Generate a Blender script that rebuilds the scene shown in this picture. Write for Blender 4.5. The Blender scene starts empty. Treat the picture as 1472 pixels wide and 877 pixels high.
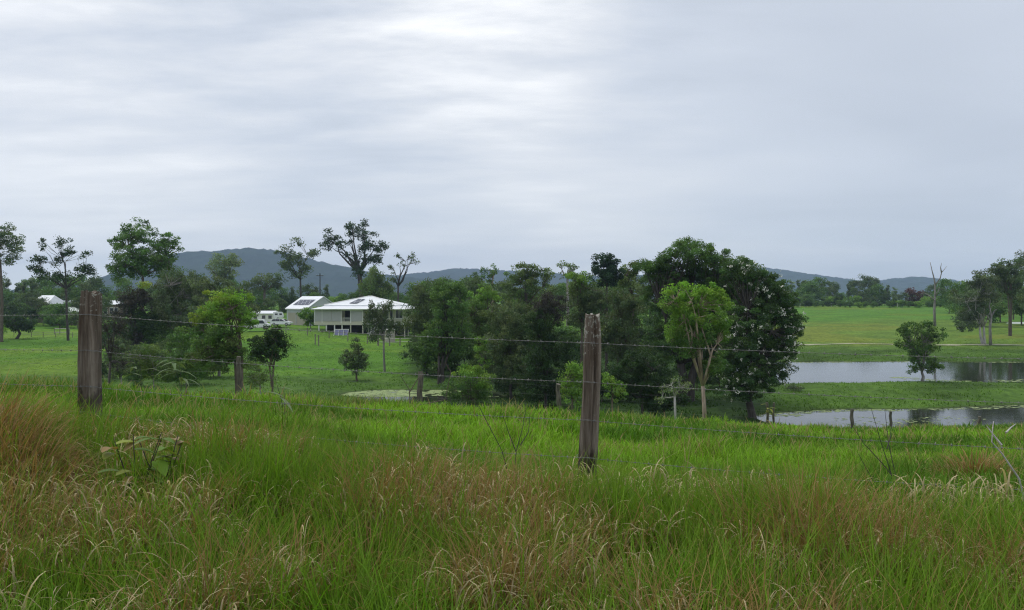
import bpy, math
import numpy as np
C = bpy.context.scene.collection
F = 1145.0; CX = 736.0; HY = 428.0
R = np.random.default_rng(7)

# ------------------------------------------------------------------ helpers
def tag(o, label=None, cat=None, group=None, kind=None):
    if label: o['label'] = label
    if cat: o['category'] = cat
    if group: o['group'] = group
    if kind: o['kind'] = kind
    return o

def empty(name, loc, rz=0):
    o = bpy.data.objects.new(name, None); C.objects.link(o)
    o.location = loc; o.rotation_euler = (0, 0, rz); o.empty_display_size = .3
    return o

def mk(name, V, Fc, mat, col=None, parent=None, smooth=False):
    """one mesh object from numpy verts, faces (Nx4 or Nx3 array, or list)"""
    me = bpy.data.meshes.new(name)
    V = np.asarray(V, dtype=np.float32)
    if isinstance(Fc, np.ndarray):
        n, k = Fc.shape
        me.vertices.add(len(V)); me.vertices.foreach_set('co', V.ravel())
        me.loops.add(n * k); me.loops.foreach_set('vertex_index', Fc.astype(np.int32).ravel())
        me.polygons.add(n)
        me.polygons.foreach_set('loop_start', np.arange(0, n * k, k, dtype=np.int32))
        me.update(calc_edges=True)
    else:
        me.from_pydata(V.tolist(), [], [list(map(int, f)) for f in Fc]); me.update()
    if col is not None:
        a = me.attributes.new('tint', 'FLOAT_COLOR', 'POINT')
        c4 = np.ones((len(V), 4), dtype=np.float32); c4[:, :3] = col
        a.data.foreach_set('color', c4.ravel())
    if smooth:
        me.polygons.foreach_set('use_smooth', np.ones(len(me.polygons), dtype=bool))
    if mat: me.materials.append(mat)
    o = bpy.data.objects.new(name, me); C.objects.link(o)
    if parent: o.parent = parent
    return o

class MB:
    def __init__(s): s.v = []; s.f = []
    def poly(s, pts, faces):
        b = len(s.v); s.v += [tuple(p) for p in pts]; s.f += [[b + i for i in f] for f in faces]
    def box(s, x0, x1, y0, y1, z0, z1):
        s.poly([(x0,y0,z0),(x1,y0,z0),(x1,y1,z0),(x0,y1,z0),(x0,y0,z1),(x1,y0,z1),(x1,y1,z1),(x0,y1,z1)],
               [(0,3,2,1),(4,5,6,7),(0,1,5,4),(1,2,6,5),(2,3,7,6),(3,0,4,7)])
    def tube(s, pts, rad, n=6, cap=True):
        pts = [np.array(p, float) for p in pts]
        if not hasattr(rad, '__len__'): rad = [rad] * len(pts)
        b = len(s.v)
        for i, p in enumerate(pts):
            d = pts[min(i+1, len(pts)-1)] - pts[max(i-1, 0)]
            d = d / (np.linalg.norm(d) + 1e-9)
            u = np.cross(d, (0, 1, 0) if abs(d[1]) < .9 else (1, 0, 0)); u /= np.linalg.norm(u); w = np.cross(d, u)
            for k in range(n):
                a = 2 * math.pi * k / n
                s.v.append(tuple(p + rad[i] * (math.cos(a) * u + math.sin(a) * w)))
        for i in range(len(pts) - 1):
            for k in range(n):
                k2 = (k + 1) % n
                s.f.append([b + i*n + k, b + i*n + k2, b + (i+1)*n + k2, b + (i+1)*n + k])
        if cap:
            s.f.append([b + k for k in range(n)][::-1]); s.f.append([b + (len(pts)-1)*n + k for k in range(n)])
    def prism(s, prof, y0, y1):      # profile in x,z extruded in y
        n = len(prof)
        s.poly([(x, y0, z) for x, z in prof] + [(x, y1, z) for x, z in prof],
               [tuple(range(n)), tuple(range(2*n-1, n-1, -1))] + [(i, (i+1) % n + 0, (i+1) % n + n, i + n)[::-1] for i in range(n)])
    def build(s, name, mat, parent=None, smooth=False):
        return mk(name, np.array(s.v), s.f, mat, parent=parent, smooth=smooth)

def hsh(ix, iy, seed):
    n = (ix.astype(np.int64) * 374761393 + iy.astype(np.int64) * 668265263 + seed * 974711) & 0x7fffffff
    n = ((n ^ (n >> 13)) * 1274126177) & 0x7fffffff
    return ((n ^ (n >> 16)) & 0xffff) / 65535.0
def vnoise(x, y, seed=0):
    x = np.asarray(x, float); y = np.asarray(y, float)
    ix = np.floor(x); iy = np.floor(y); fx = x - ix; fy = y - iy
    fx = fx*fx*(3-2*fx); fy = fy*fy*(3-2*fy)
    a = hsh(ix, iy, seed); b = hsh(ix+1, iy, seed); c = hsh(ix, iy+1, seed); d = hsh(ix+1, iy+1, seed)
    return (a*(1-fx)+b*fx)*(1-fy) + (c*(1-fx)+d*fx)*fy
def fbm(x, y, seed=0, o=4):
    s = 0; a = .5; t = 0
    for i in range(o):
        s = s + a*vnoise(x*2**i, y*2**i, seed+i*17); t += a; a *= .5
    return s/t

def smooth01(x): x = np.clip(x, 0, 1); return x*x*(3-2*x)

# ------------------------------------------------------------------ terrain height (z = 0 is eye level)
WATER = -10.0
PROF = {
 -500: [(0,-1.75),(4,-1.7),(8,-1.3),(18,-1.9),(35,-5.6),(50,-8.7),(80,-9.5),(95,-9.5),(130,-8.8),(160,-8.2),(230,-6.5),(350,-4),(600,-4),(1500,-8)],
 0:    [(0,-1.75),(4,-1.7),(8,-1.32),(19,-2.2),(35,-5.8),(50,-8.8),(80,-9.5),(95,-9.5),(130,-8.8),(160,-8.2),(230,-6.5),(350,-4),(600,-4),(1500,-8)],
 130:  [(0,-1.75),(4,-1.75),(8,-1.55),(20,-2.38),(35,-5.9),(50,-8.8),(80,-9.5),(95,-9.5),(130,-8.8),(160,-8.2),(230,-6.5),(350,-4),(600,-4),(1500,-8)],
 343:  [(0,-1.75),(4,-1.75),(8,-1.6),(21,-2.72),(37,-6.4),(52,-9.0),(80,-9.6),(90,-9.6),(100,-9.45),(138,-8.5),(150,-7.4),(160,-6.75),(176,-6.35),(200,-5.9),(350,-4),(600,-4),(1500,-8)],
 450:  [(0,-1.75),(4,-1.75),(8,-1.7),(23,-3.12),(40,-7.2),(55,-9.2),(80,-9.75),(88,-9.7),(100,-9.45),(138,-8.3),(150,-7.3),(160,-6.65),(176,-6.3),(200,-5.8),(350,-4),(600,-4),(1500,-8)],
 510:  [(0,-1.75),(4,-1.75),(8,-1.75),(24,-3.3),(40,-7.4),(55,-9.3),(76,-9.9),(80,-9.93),(84,-9.97),(88,-9.75),(100,-9.5),(138,-8.6),(150,-7.9),(160,-7.15),(176,-7.0),(200,-6.3),(350,-4),(600,-4),(1500,-8)],
 604:  [(0,-1.75),(4,-1.78),(8,-1.8),(25,-3.5),(42,-7.8),(55,-9.4),(75,-9.9),(78,-10.4),(84,-10.5),(88,-9.9),(100,-9.6),(135,-9.1),(165,-8.1),(200,-6.8),(350,-4),(600,-4),(1500,-8)],
 680:  [(0,-1.75),(4,-1.8),(8,-1.85),(26,-3.7),(43,-8),(55,-9.4),(76,-9.9),(80,-10.1),(84,-10.05),(90,-9.8),(100,-9.7),(135,-9.2),(165,-8.2),(200,-7),(350,-4),(600,-4),(1500,-8)],
 803:  [(0,-1.75),(4,-1.8),(8,-1.95),(28,-4.12),(45,-8.5),(60,-9.5),(80,-9.7),(110,-9.6),(150,-8.5),(200,-7.3),(350,-4),(600,-4),(1500,-8)],
 1000: [(0,-1.75),(4,-1.8),(8,-1.98),(33,-5.2),(48,-8.6),(60,-9.5),(66,-9.75),(80,-9.6),(93,-9.6),(124,-9.75),(150,-9),(200,-7.4),(350,-3.8),(600,-4),(1500,-8)],
 1060: [(0,-1.75),(4,-1.8),(8,-2.0),(35,-5.65),(50,-8.8),(60,-9.6),(64,-9.8),(67,-9.85),(70,-9.75),(80,-9.5),(88,-9.45),(92,-9.9),(96,-10.3),(121,-10.3),(124,-9.85),(150,-9),(200,-7.4),(350,-3.7),(600,-4),(1500,-8)],
 1115: [(0,-1.75),(4,-1.8),(8,-2.0),(37,-6.05),(50,-8.8),(60,-9.65),(64,-10.2),(67,-10.3),(70,-9.85),(80,-9.4),(88,-9.4),(92,-10.2),(96,-10.8),(121,-10.6),(124,-9.9),(150,-9),(200,-7.4),(350,-3.6),(600,-4),(1500,-8)],
 1225: [(0,-1.75),(4,-1.8),(8,-2.0),(40,-6.75),(50,-8.6),(58,-9.6),(61,-10.3),(69,-10.5),(72,-9.9),(80,-9.4),(88,-9.4),(91.5,-10.0),(96,-10.9),(121,-10.8),(124,-9.95),(150,-9),(200,-7.4),(350,-3.6),(600,-4),(1500,-8)],
 1330: [(0,-1.75),(4,-1.78),(8,-2.0),(42,-7.05),(50,-8.6),(58,-9.6),(61,-10.3),(69,-10.5),(72,-9.9),(80,-9.4),(89,-9.3),(93,-10.0),(97,-10.9),(121,-10.8),(124,-9.95),(150,-9),(200,-7.4),(350,-3.7),(600,-4),(1500,-8)],
 1472: [(0,-1.75),(4,-1.75),(8,-1.95),(45,-7.4),(50,-8.3),(58,-9.6),(62,-10.3),(71,-10.5),(75,-9.9),(82,-9.45),(88,-9.4),(91.5,-10.0),(96,-10.9),(121,-10.8),(124,-9.95),(150,-9),(200,-7.4),(350,-4),(600,-4),(1500,-8)],
 2000: [(0,-1.75),(4,-1.7),(8,-1.9),(46,-7.5),(50,-8.3),(58,-9.6),(62,-10.3),(72,-10.5),(76,-9.9),(82,-9.45),(88,-9.4),(91.5,-10.0),(96,-10.9),(121,-10.8),(124,-9.95),(150,-9),(200,-7.4),(350,-4),(600,-4),(1500,-8)],
}
TP = np.arange(-500, 2001, 20.0)
TD = np.concatenate([np.arange(0, 160, .5), np.arange(160, 400, 4), np.geomspace(400, 6000, 40)])
_k = sorted(PROF)
_rows = np.array([np.interp(TD, [a for a, b in PROF[k]], [b for a, b in PROF[k]]) for k in _k])
TAB = np.array([[np.interp(p, _k, _rows[:, j]) for j in range(len(TD))] for p in TP])
def blur(A, ax, ker):
    ker = np.array(ker, float); ker /= ker.sum(); h = len(ker)//2
    pad = [(0, 0), (0, 0)]; pad[ax] = (h, h)
    B = np.pad(A, pad, mode='edge'); out = 0
    for i, w in enumerate(ker):
        out = out + w * (B[i:i+A.shape[0], :] if ax == 0 else B[:, i:i+A.shape[1]])
    return out
TAB = blur(TAB, 0, [1, 3, 4, 3, 1]); TAB = blur(TAB, 1, [1, 2, 3, 2, 1])
def Hb(x, y):
    x = np.asarray(x, float); y = np.asarray(y, float)
    yy = np.maximum(y, 0.0)
    p = np.clip(CX + F * x / np.maximum(yy, 6.0), TP[0], TP[-1])
    fi = (p - TP[0]) / 20.0; i = np.clip(np.floor(fi).astype(int), 0, len(TP)-2); fi = fi - i
    j = np.clip(np.searchsorted(TD, yy, side='right') - 1, 0, len(TD)-2)
    fj = np.clip((yy - TD[j]) / (TD[j+1] - TD[j]), 0, 1)
    return (TAB[i, j]*(1-fj) + TAB[i, j+1]*fj)*(1-fi) + (TAB[i+1, j]*(1-fj) + TAB[i+1, j+1]*fj)*fi
def H(x, y):
    x = np.asarray(x, float); y = np.asarray(y, float)
    z = Hb(x, y)
    a = np.clip((y - 40) / 60, 0, 1)
    z = z + (vnoise(x/1.7, y/1.7, 3) - .5) * .08 + (fbm(x/9, y/9, 5, 3) - .5) * (.16 + .14*a)
    return z
def h1(x, y): return float(H(x, y))
def at(px, d, py=None):      # a point of the place at depth d
    x = (px - CX) / F * d
    return np.array([x, d, h1(x, d) if py is None else (HY - py) / F * d])

# ------------------------------------------------------------------ materials
def newmat(name):
    m = bpy.data.materials.new(name); m.use_nodes = True
    nt = m.node_tree; b = nt.nodes['Principled BSDF']; return m, nt, b
def N(nt, t, **kw):
    n = nt.nodes.new(t)
    for k, v in kw.items(): setattr(n, k, v)
    return n
def ramp(nt, fac, stops):
    r = N(nt, 'ShaderNodeValToRGB'); nt.links.new(fac, r.inputs[0]); e = r.color_ramp.elements
    while len(e) < len(stops): e.new(.5)
    for i, (p, c) in enumerate(stops):
        e[i].position = p; e[i].color = (*c, 1) if len(c) == 3 else c
    return r.outputs[0]
def noise(nt, scale, detail=4, rough=.55, vec=None, coord='Object', mapscale=None):
    n = N(nt, 'ShaderNodeTexNoise'); n.inputs['Scale'].default_value = scale
    n.inputs['Detail'].default_value = detail; n.inputs['Roughness'].default_value = rough
    tc = N(nt, 'ShaderNodeTexCoord'); v = tc.outputs[coord]
    if mapscale:
        mp = N(nt, 'ShaderNodeMapping'); mp.inputs['Scale'].default_value = mapscale; nt.links.new(v, mp.inputs[0]); v = mp.outputs[0]
    nt.links.new(vec or v, n.inputs['Vector']); return n.outputs['Fac']
def mix(nt, fac, a, b, mode='MIX'):
    m = N(nt, 'ShaderNodeMix', data_type='RGBA', blend_type=mode)
    for s, v in ((m.inputs[0], fac), (m.inputs[6], a), (m.inputs[7], b)):
        if hasattr(v, 'links'): nt.links.new(v, s)
        elif isinstance(v, (int, float)): s.default_value = v
        else: s.default_value = (*v, 1)
    return m.outputs[2]
def bump(nt, b, h, strength=.5, dist=.02):
    n = N(nt, 'ShaderNodeBump'); n.inputs['Strength'].default_value = strength; n.inputs['Distance'].default_value = dist
    nt.links.new(h, n.inputs['Height']); nt.links.new(n.outputs[0], b.inputs['Normal'])

def mat_tint(name, rough=.6, trans=.3, spec=.3):
    m, nt, b = newmat(name)
    a = N(nt, 'ShaderNodeAttribute', attribute_name='tint')
    nt.links.new(a.outputs['Color'], b.inputs['Base Color'])
    b.inputs['Roughness'].default_value = rough; b.inputs['Specular IOR Level'].default_value = spec
    if trans:
        t = N(nt, 'ShaderNodeBsdfTranslucent'); ms = N(nt, 'ShaderNodeMixShader'); ms.inputs[0].default_value = trans
        tc = mix(nt, 1.0, a.outputs['Color'], (1.25, 1.3, .7), 'MULTIPLY')
        nt.links.new(tc, t.inputs['Color'])
        nt.links.new(b.outputs[0], ms.inputs[1]); nt.links.new(t.outputs[0], ms.inputs[2])
        nt.links.new(ms.outputs[0], nt.nodes['Material Output'].inputs['Surface'])
    return m
def mat_plain(name, col, rough=.6, var=.15, scale=3, metal=0, spec=.4, bmp=0, mapscale=None):
    m, nt, b = newmat(name)
    f = noise(nt, scale, 5, mapscale=mapscale)
    c0 = tuple(c*(1-var) for c in col); c1 = tuple(min(1, c*(1+var)) for c in col)
    nt.links.new(ramp(nt, f, [(.3, c0), (.7, c1)]), b.inputs['Base Color'])
    b.inputs['Roughness'].default_value = rough; b.inputs['Metallic'].default_value = metal
    b.inputs['Specular IOR Level'].default_value = spec
    if bmp: bump(nt, b, f, bmp)
    return m

M_leaf = mat_tint('leaf_foliage', .55, .28, .22)
M_grass = mat_tint('grass_blades', .6, .30, .10)
M_flower = mat_plain('white_blossom', (.75, .74, .66), .7, .1)

def mat_bark(name, cdark, clight, scale=2.2, stretch=(1, 1, .18)):
    m, nt, b = newmat(name)
    f = noise(nt, scale*3, 6, .65, mapscale=stretch)
    nt.links.new(ramp(nt, f, [(.32, cdark), (.62, clight)]), b.inputs['Base Color'])
    b.inputs['Roughness'].default_value = .85; bump(nt, b, f, .6, .03); return m
M_bark = {
 'dark': mat_bark('dark_bark', (.025, .02, .016), (.07, .06, .05)),
 'brown': mat_bark('brown_bark', (.05, .038, .028), (.14, .11, .08)),
 'pale': mat_bark('papery_pale_bark', (.16, .11, .075), (.42, .33, .25)),
 'white': mat_bark('white_bark', (.2, .19, .17), (.5, .48, .44)),
 'grey': mat_bark('grey_dead_wood', (.11, .10, .09), (.30, .28, .26)),
}

# terrain
def mat_ground():
    m, nt, b = newmat('pasture_ground')
    a = N(nt, 'ShaderNodeAttribute', attribute_name='tint').outputs['Color']
    f1 = noise(nt, .12, 6, .6); f2 = noise(nt, 1.3, 6, .65, mapscale=(1, .5, 1)); f3 = noise(nt, 9, 4, .6)
    c = mix(nt, 1.0, a, ramp(nt, f1, [(.3, (.72, .75, .7)), (.7, (1.25, 1.2, 1.2))]), 'MULTIPLY')
    c = mix(nt, 1.0, c, ramp(nt, f2, [(.3, (.55, .6, .55)), (.5, (1, 1, 1)), (.72, (1.35, 1.3, 1.25))]), 'MULTIPLY')
    c = mix(nt, 1.0, c, ramp(nt, f3, [(.3, (.7, .72, .7)), (.7, (1.25, 1.25, 1.2))]), 'MULTIPLY')
    nt.links.new(c, b.inputs['Base Color']); b.inputs['Roughness'].default_value = .95
    b.inputs['Specular IOR Level'].default_value = .15
    bump(nt, b, f2, .8, .25)
    return m
M_ground = mat_ground()

def ground_colour(x, y, z):
    """base colour of the ground by what grows there (lush, grazed, dry bank, mud at the waterline)"""
    x = np.asarray(x, float); y = np.asarray(y, float)
    p = CX + F * x / np.maximum(y, 4)
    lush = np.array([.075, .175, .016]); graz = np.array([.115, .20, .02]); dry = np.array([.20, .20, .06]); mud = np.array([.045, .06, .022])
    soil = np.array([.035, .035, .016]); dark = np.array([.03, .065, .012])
    n = fbm(x/22, y/14, 11, 4)[..., None]; n2 = fbm(x/6, y/5, 12, 4)[..., None]
    c = lush + (graz-lush) * smooth01((n-.42)*5)
    # close-cropped far meadow on the right
    w = (smooth01((p-1060)/60) * smooth01((y-128)/8))[..., None]
    k_ = smooth01((y-222+26*(fbm(x/30, y/30, 19, 3)-.5)*2)/22)[..., None]; far = np.array([.110, .185, .026])*(1-k_) + np.array([.08, .185, .02])*k_
    far = far + (smooth01((n-.5)*8)) * np.array([.03, .0, .0])
    c = c*(1-w) + far*w
    # damp bank and the low strip between the ponds
    w = (smooth01((p-930)/80) * smooth01((y-48)/8) * (1-smooth01((y-140)/14)))[..., None]
    c = c*(1-w) + (np.array([.06, .12, .016]) * (.45+1.1*n2))*w
    # shaded woodland floor
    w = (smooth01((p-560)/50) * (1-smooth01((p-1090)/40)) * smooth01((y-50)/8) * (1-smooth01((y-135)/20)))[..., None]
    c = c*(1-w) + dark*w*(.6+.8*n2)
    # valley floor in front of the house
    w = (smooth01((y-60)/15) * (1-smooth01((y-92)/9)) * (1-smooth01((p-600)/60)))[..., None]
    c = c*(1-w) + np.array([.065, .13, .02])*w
    # lawn round the house
    w = (smooth01((y-140)/3) * (1-smooth01((y-215)/10)) * smooth01((p-375)/25) * (1-smooth01((p-600)/20)))[..., None]
    c = c*(1-w) + np.array([.10, .20, .02])*w
    # road verge soil under the long grass
    w = (1-smooth01((y-7.3)/1.2))[..., None]
    c = c*(1-w) + soil*w
    # mud at waterline
    w = (smooth01((WATER+.10-z)/.12) * smooth01((y-50)/5))[..., None]
    c = c*(1-w) + mud*w
    return c

def build_ground():
    ys = np.concatenate([np.linspace(-80, 0, 12)[:-1], np.arange(0, 12, .25), np.arange(12, 50, .4), np.arange(50, 140, .45),
                         np.arange(140, 260, 1.2), np.arange(260, 420, 4), np.geomspace(420, 6000, 40)])
    s = np.linspace(-1, 1, 430)
    X = s[None, :] * (np.maximum(ys, 0) * .95 + 26)[:, None]; Y = np.repeat(ys[:, None], len(s), 1)
    Z = H(X, Y)
    nr, nc = X.shape
    V = np.stack([X, Y, Z], -1).reshape(-1, 3)
    i = np.arange(nr-1)[:, None]*nc + np.arange(nc-1)[None, :]
    Fq = np.stack([i, i+1, i+nc+1, i+nc], -1).reshape(-1, 4)
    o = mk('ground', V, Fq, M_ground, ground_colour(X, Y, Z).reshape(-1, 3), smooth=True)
    tag(o, kind='structure')
build_ground()

# ------------------------------------------------------------------ water
def mat_water():
    m, nt, b = newmat('pond_water')
    f = noise(nt, .35, 3, .5); 
    nt.links.new(ramp(nt, f, [(.4, (.018, .022, .016)), (.6, (.035, .038, .028))]), b.inputs['Base Color'])
    b.inputs['Roughness'].default_value = .06; b.inputs['IOR'].default_value = 1.33; b.inputs['Specular IOR Level'].default_value = .5
    w = noise(nt, 3.2, 5, .6, mapscale=(.55, 1.4, 1))
    bump(nt, b, w, .10, .03); return m
M_water = mat_water()
def water(px0, px1, d0, d1, n=14):
    V = []; 
    for k in range(n+1):
        p = px0 + (px1-px0)*k/n
        V += [((p-CX)/F*d0, d0, WATER), ((p-CX)/F*d1, d1, WATER)]
    o = mk('pond_water', np.array(V), [(2*k, 2*k+2, 2*k+3, 2*k+1) for k in range(n)], M_water); tag(o, kind='structure')
water(440, 760, 73, 91); water(1000, 2000, 57.5, 77); water(1010, 2000, 89.5, 127)

# floating weed: little flat mats at the waterline
def weed():
    V = []; Fq = []; col = []
    def cell(x, y, s, c):
        b = len(V); k = 6
        for i in range(k):
            a = 2*math.pi*i/k + R.random(); r = s*R.uniform(.6, 1.1)
            V.append((x + math.cos(a)*r*1.6, y + math.sin(a)*r, WATER + .006 + R.random()*.012))
        Fq.append(list(range(b, b+k))); col.extend([c]*k)
    def field(px0, px1, d0, d1, n, mask, size):
        d = R.uniform(d0, d1, n); p = R.uniform(px0, px1, n); x = (p-CX)/F*d
        z = H(x, d); ok = mask(p, d, z, x)
        for xx, dd in zip(x[ok], d[ok]):
            g = R.random(); cell(xx, dd, size*R.uniform(.5, 1.2), (.22+.1*g, .30+.08*g, .12+.05*g))
    edge = lambda p, d, z, x: (z < WATER-.0) & (z > WATER-.16-.25*fbm(x/5, d/3, 21, 2)**2) & (fbm(x/3, d/1.5, 22, 3) > .44)
    field(1060, 1800, 67, 76, 3200, edge, .16)
    field(1060, 1800, 119, 126, 3500, lambda p, d, z, x: (z < WATER) & (z > WATER-.3) & (fbm(x/7, d/1.2, 23, 3) > .45), .2)
    field(1280, 1800, 91, 104, 3500, lambda p, d, z, x: (z < WATER-.1) & (np.abs(d-98-.02*(p-1300)*0-3*np.sin(p/60)) < 2.2*fbm(x/6, d/2, 24, 3)) & (fbm(x/4, d/1.2, 25, 3) > .5), .2)
    field(1200, 1420, 61, 67, 500, lambda p, d, z, x: (z < WATER-.05) & (fbm(x/3, d/1.0, 29, 3) > .58), .1)
    field(470, 760, 74, 90, 9000, lambda p, d, z, x: (z < WATER+.02) & (d > 80.5) & (fbm(x/2.5, d/1.2, 26, 3) > np.where(p < 610, .42, .54)), .2)
    o = mk('pond_weed', np.array(V), Fq, mat_tint('pond_weed_green', .7, 0, .2), np.array(col)); tag(o, kind='stuff')
weed()

# pale trodden track along the far bank
def track():
    m = mat_plain('pale_sandy_track', (.36, .35, .24), .95, .25, 1.2)
    p = np.linspace(1120, 1900, 160); d = 150 + 2.0*np.sin(p/90) + 1.2*np.sin(p/37)
    V = []
    for pp, dd in zip(p, d):
        x = (pp-CX)/F*dd; w = .55 + .45*float(vnoise(pp/14, 0, 31))
        for e in (-w, w): V.append((x, dd+e, h1(x, dd+e) + .07))
    o = mk('path', np.array(V), [(2*k, 2*k+2, 2*k+3, 2*k+1) for k in range(len(p)-1)], m); tag(o, kind='structure')
track()

# ------------------------------------------------------------------ hills
def hills():
    m, nt, b = newmat('forested_hills')
    f = noise(nt, .012, 8, .7); nt.links.new(ramp(nt, f, [(.35, (.004, .011, .008)), (.65, (.024, .040, .022))]), b.inputs['Base Color'])
    b.inputs['Roughness'].default_value = 1; b.inputs['Specular IOR Level'].default_value = 0; bump(nt, b, f, 1, 12)
    def ridge(pts, d, depth, seed, name='hills'):
        p = np.arange(pts[0][0]-40, pts[-1][0]+41, 2.2); py = np.interp(p, [a for a, _ in pts], [b_ for _, b_ in pts])
        ker = np.hanning(13); ker /= ker.sum(); py = np.convolve(np.pad(py, 6, mode='edge'), ker, 'valid')
        hz = (HY - py)/F*d + 14
        v = np.linspace(-1, 1, 56)
        X = (p-CX)/F*d; XX = np.repeat(X[:, None], len(v), 1); YY = d + v[None, :]*depth + 0*XX
        prof = np.cos(v*math.pi/2)**.9
        ZZ = -14 + hz[:, None]*prof[None, :]*(1 + .30*(fbm(XX/260, YY/260, seed, 4)-.5)*(1-prof[None, :]**3)) \
             + ((vnoise(XX/9, YY/30, seed+5)-.5)*9 + (vnoise(XX/24, YY/40, seed+8)-.5)*8)*prof[None, :]**.5 + (fbm(XX/70, YY/70, seed+6)-.5)*12*(1-prof[None,:]**6)
        XX = XX + 0*v; n, k = XX.shape
        i = np.arange(n-1)[:, None]*k + np.arange(k-1)[None, :]
        o = mk(name, np.stack([XX, YY, ZZ], -1).reshape(-1, 3), np.stack([i, i+k, i+k+1, i+1], -1).reshape(-1, 4), m, smooth=False)
        tag(o, kind='structure')
    ridge([(-200, 426), (60, 420), (180, 404), (215, 392), (240, 379), (265, 367), (295, 362), (318, 365), (345, 360), (385, 359), (415, 366), (450, 374), (480, 381), (520, 390), (560, 397), (620, 404), (720, 410), (800, 418)], 2900, 700, 41)
    ridge([(440, 405), (560, 398), (620, 392), (660, 386), (700, 389), (760, 391), (840, 398), (920, 396), (1000, 390), (1060, 386), (1095, 386), (1130, 391), (1170, 397), (1210, 403), (1250, 406), (1285, 402), (1310, 398), (1335, 403), (1370, 411), (1420, 415), (1550, 410), (1800, 405)], 3900, 800, 47)
hills()

# ------------------------------------------------------------------ trees
GREEN = {
 'dark':   (.022, .044, .014), 'fig': (.028, .055, .016), 'olive': (.050, .078, .022), 'grey': (.048, .068, .034),
 'mid':    (.042, .080, .020), 'bright': (.085, .155, .026), 'yellow': (.135, .185, .030), 'lime': (.10, .19, .025),
 'gum':    (.045, .066, .028), 'dusk': (.032, .032, .028), 'red': (.062, .030, .026), 'blue': (.016, .036, .020),
 'sage':   (.075, .105, .045),
}
def leaf_quads(P, size, rng, droop=0., aspect=.5):
    n = len(P)
    a = rng.normal(size=(n, 3)); a[:, 2] -= droop*2; a /= np.linalg.norm(a, axis=1)[:, None]
    b = np.cross(a, rng.normal(size=(n, 3))); b /= np.linalg.norm(b, axis=1)[:, None] + 1e-9
    L = (size*rng.uniform(.6, 1.35, n))[:, None]; W = L*aspect
    V = np.stack([P - a*L*.5, P + b*W*.5 - a*L*.05, P + a*L*.5, P - b*W*.5 - a*L*.05], 1).reshape(-1, 3)
    return V, np.arange(4*n).reshape(-1, 4)

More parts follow.
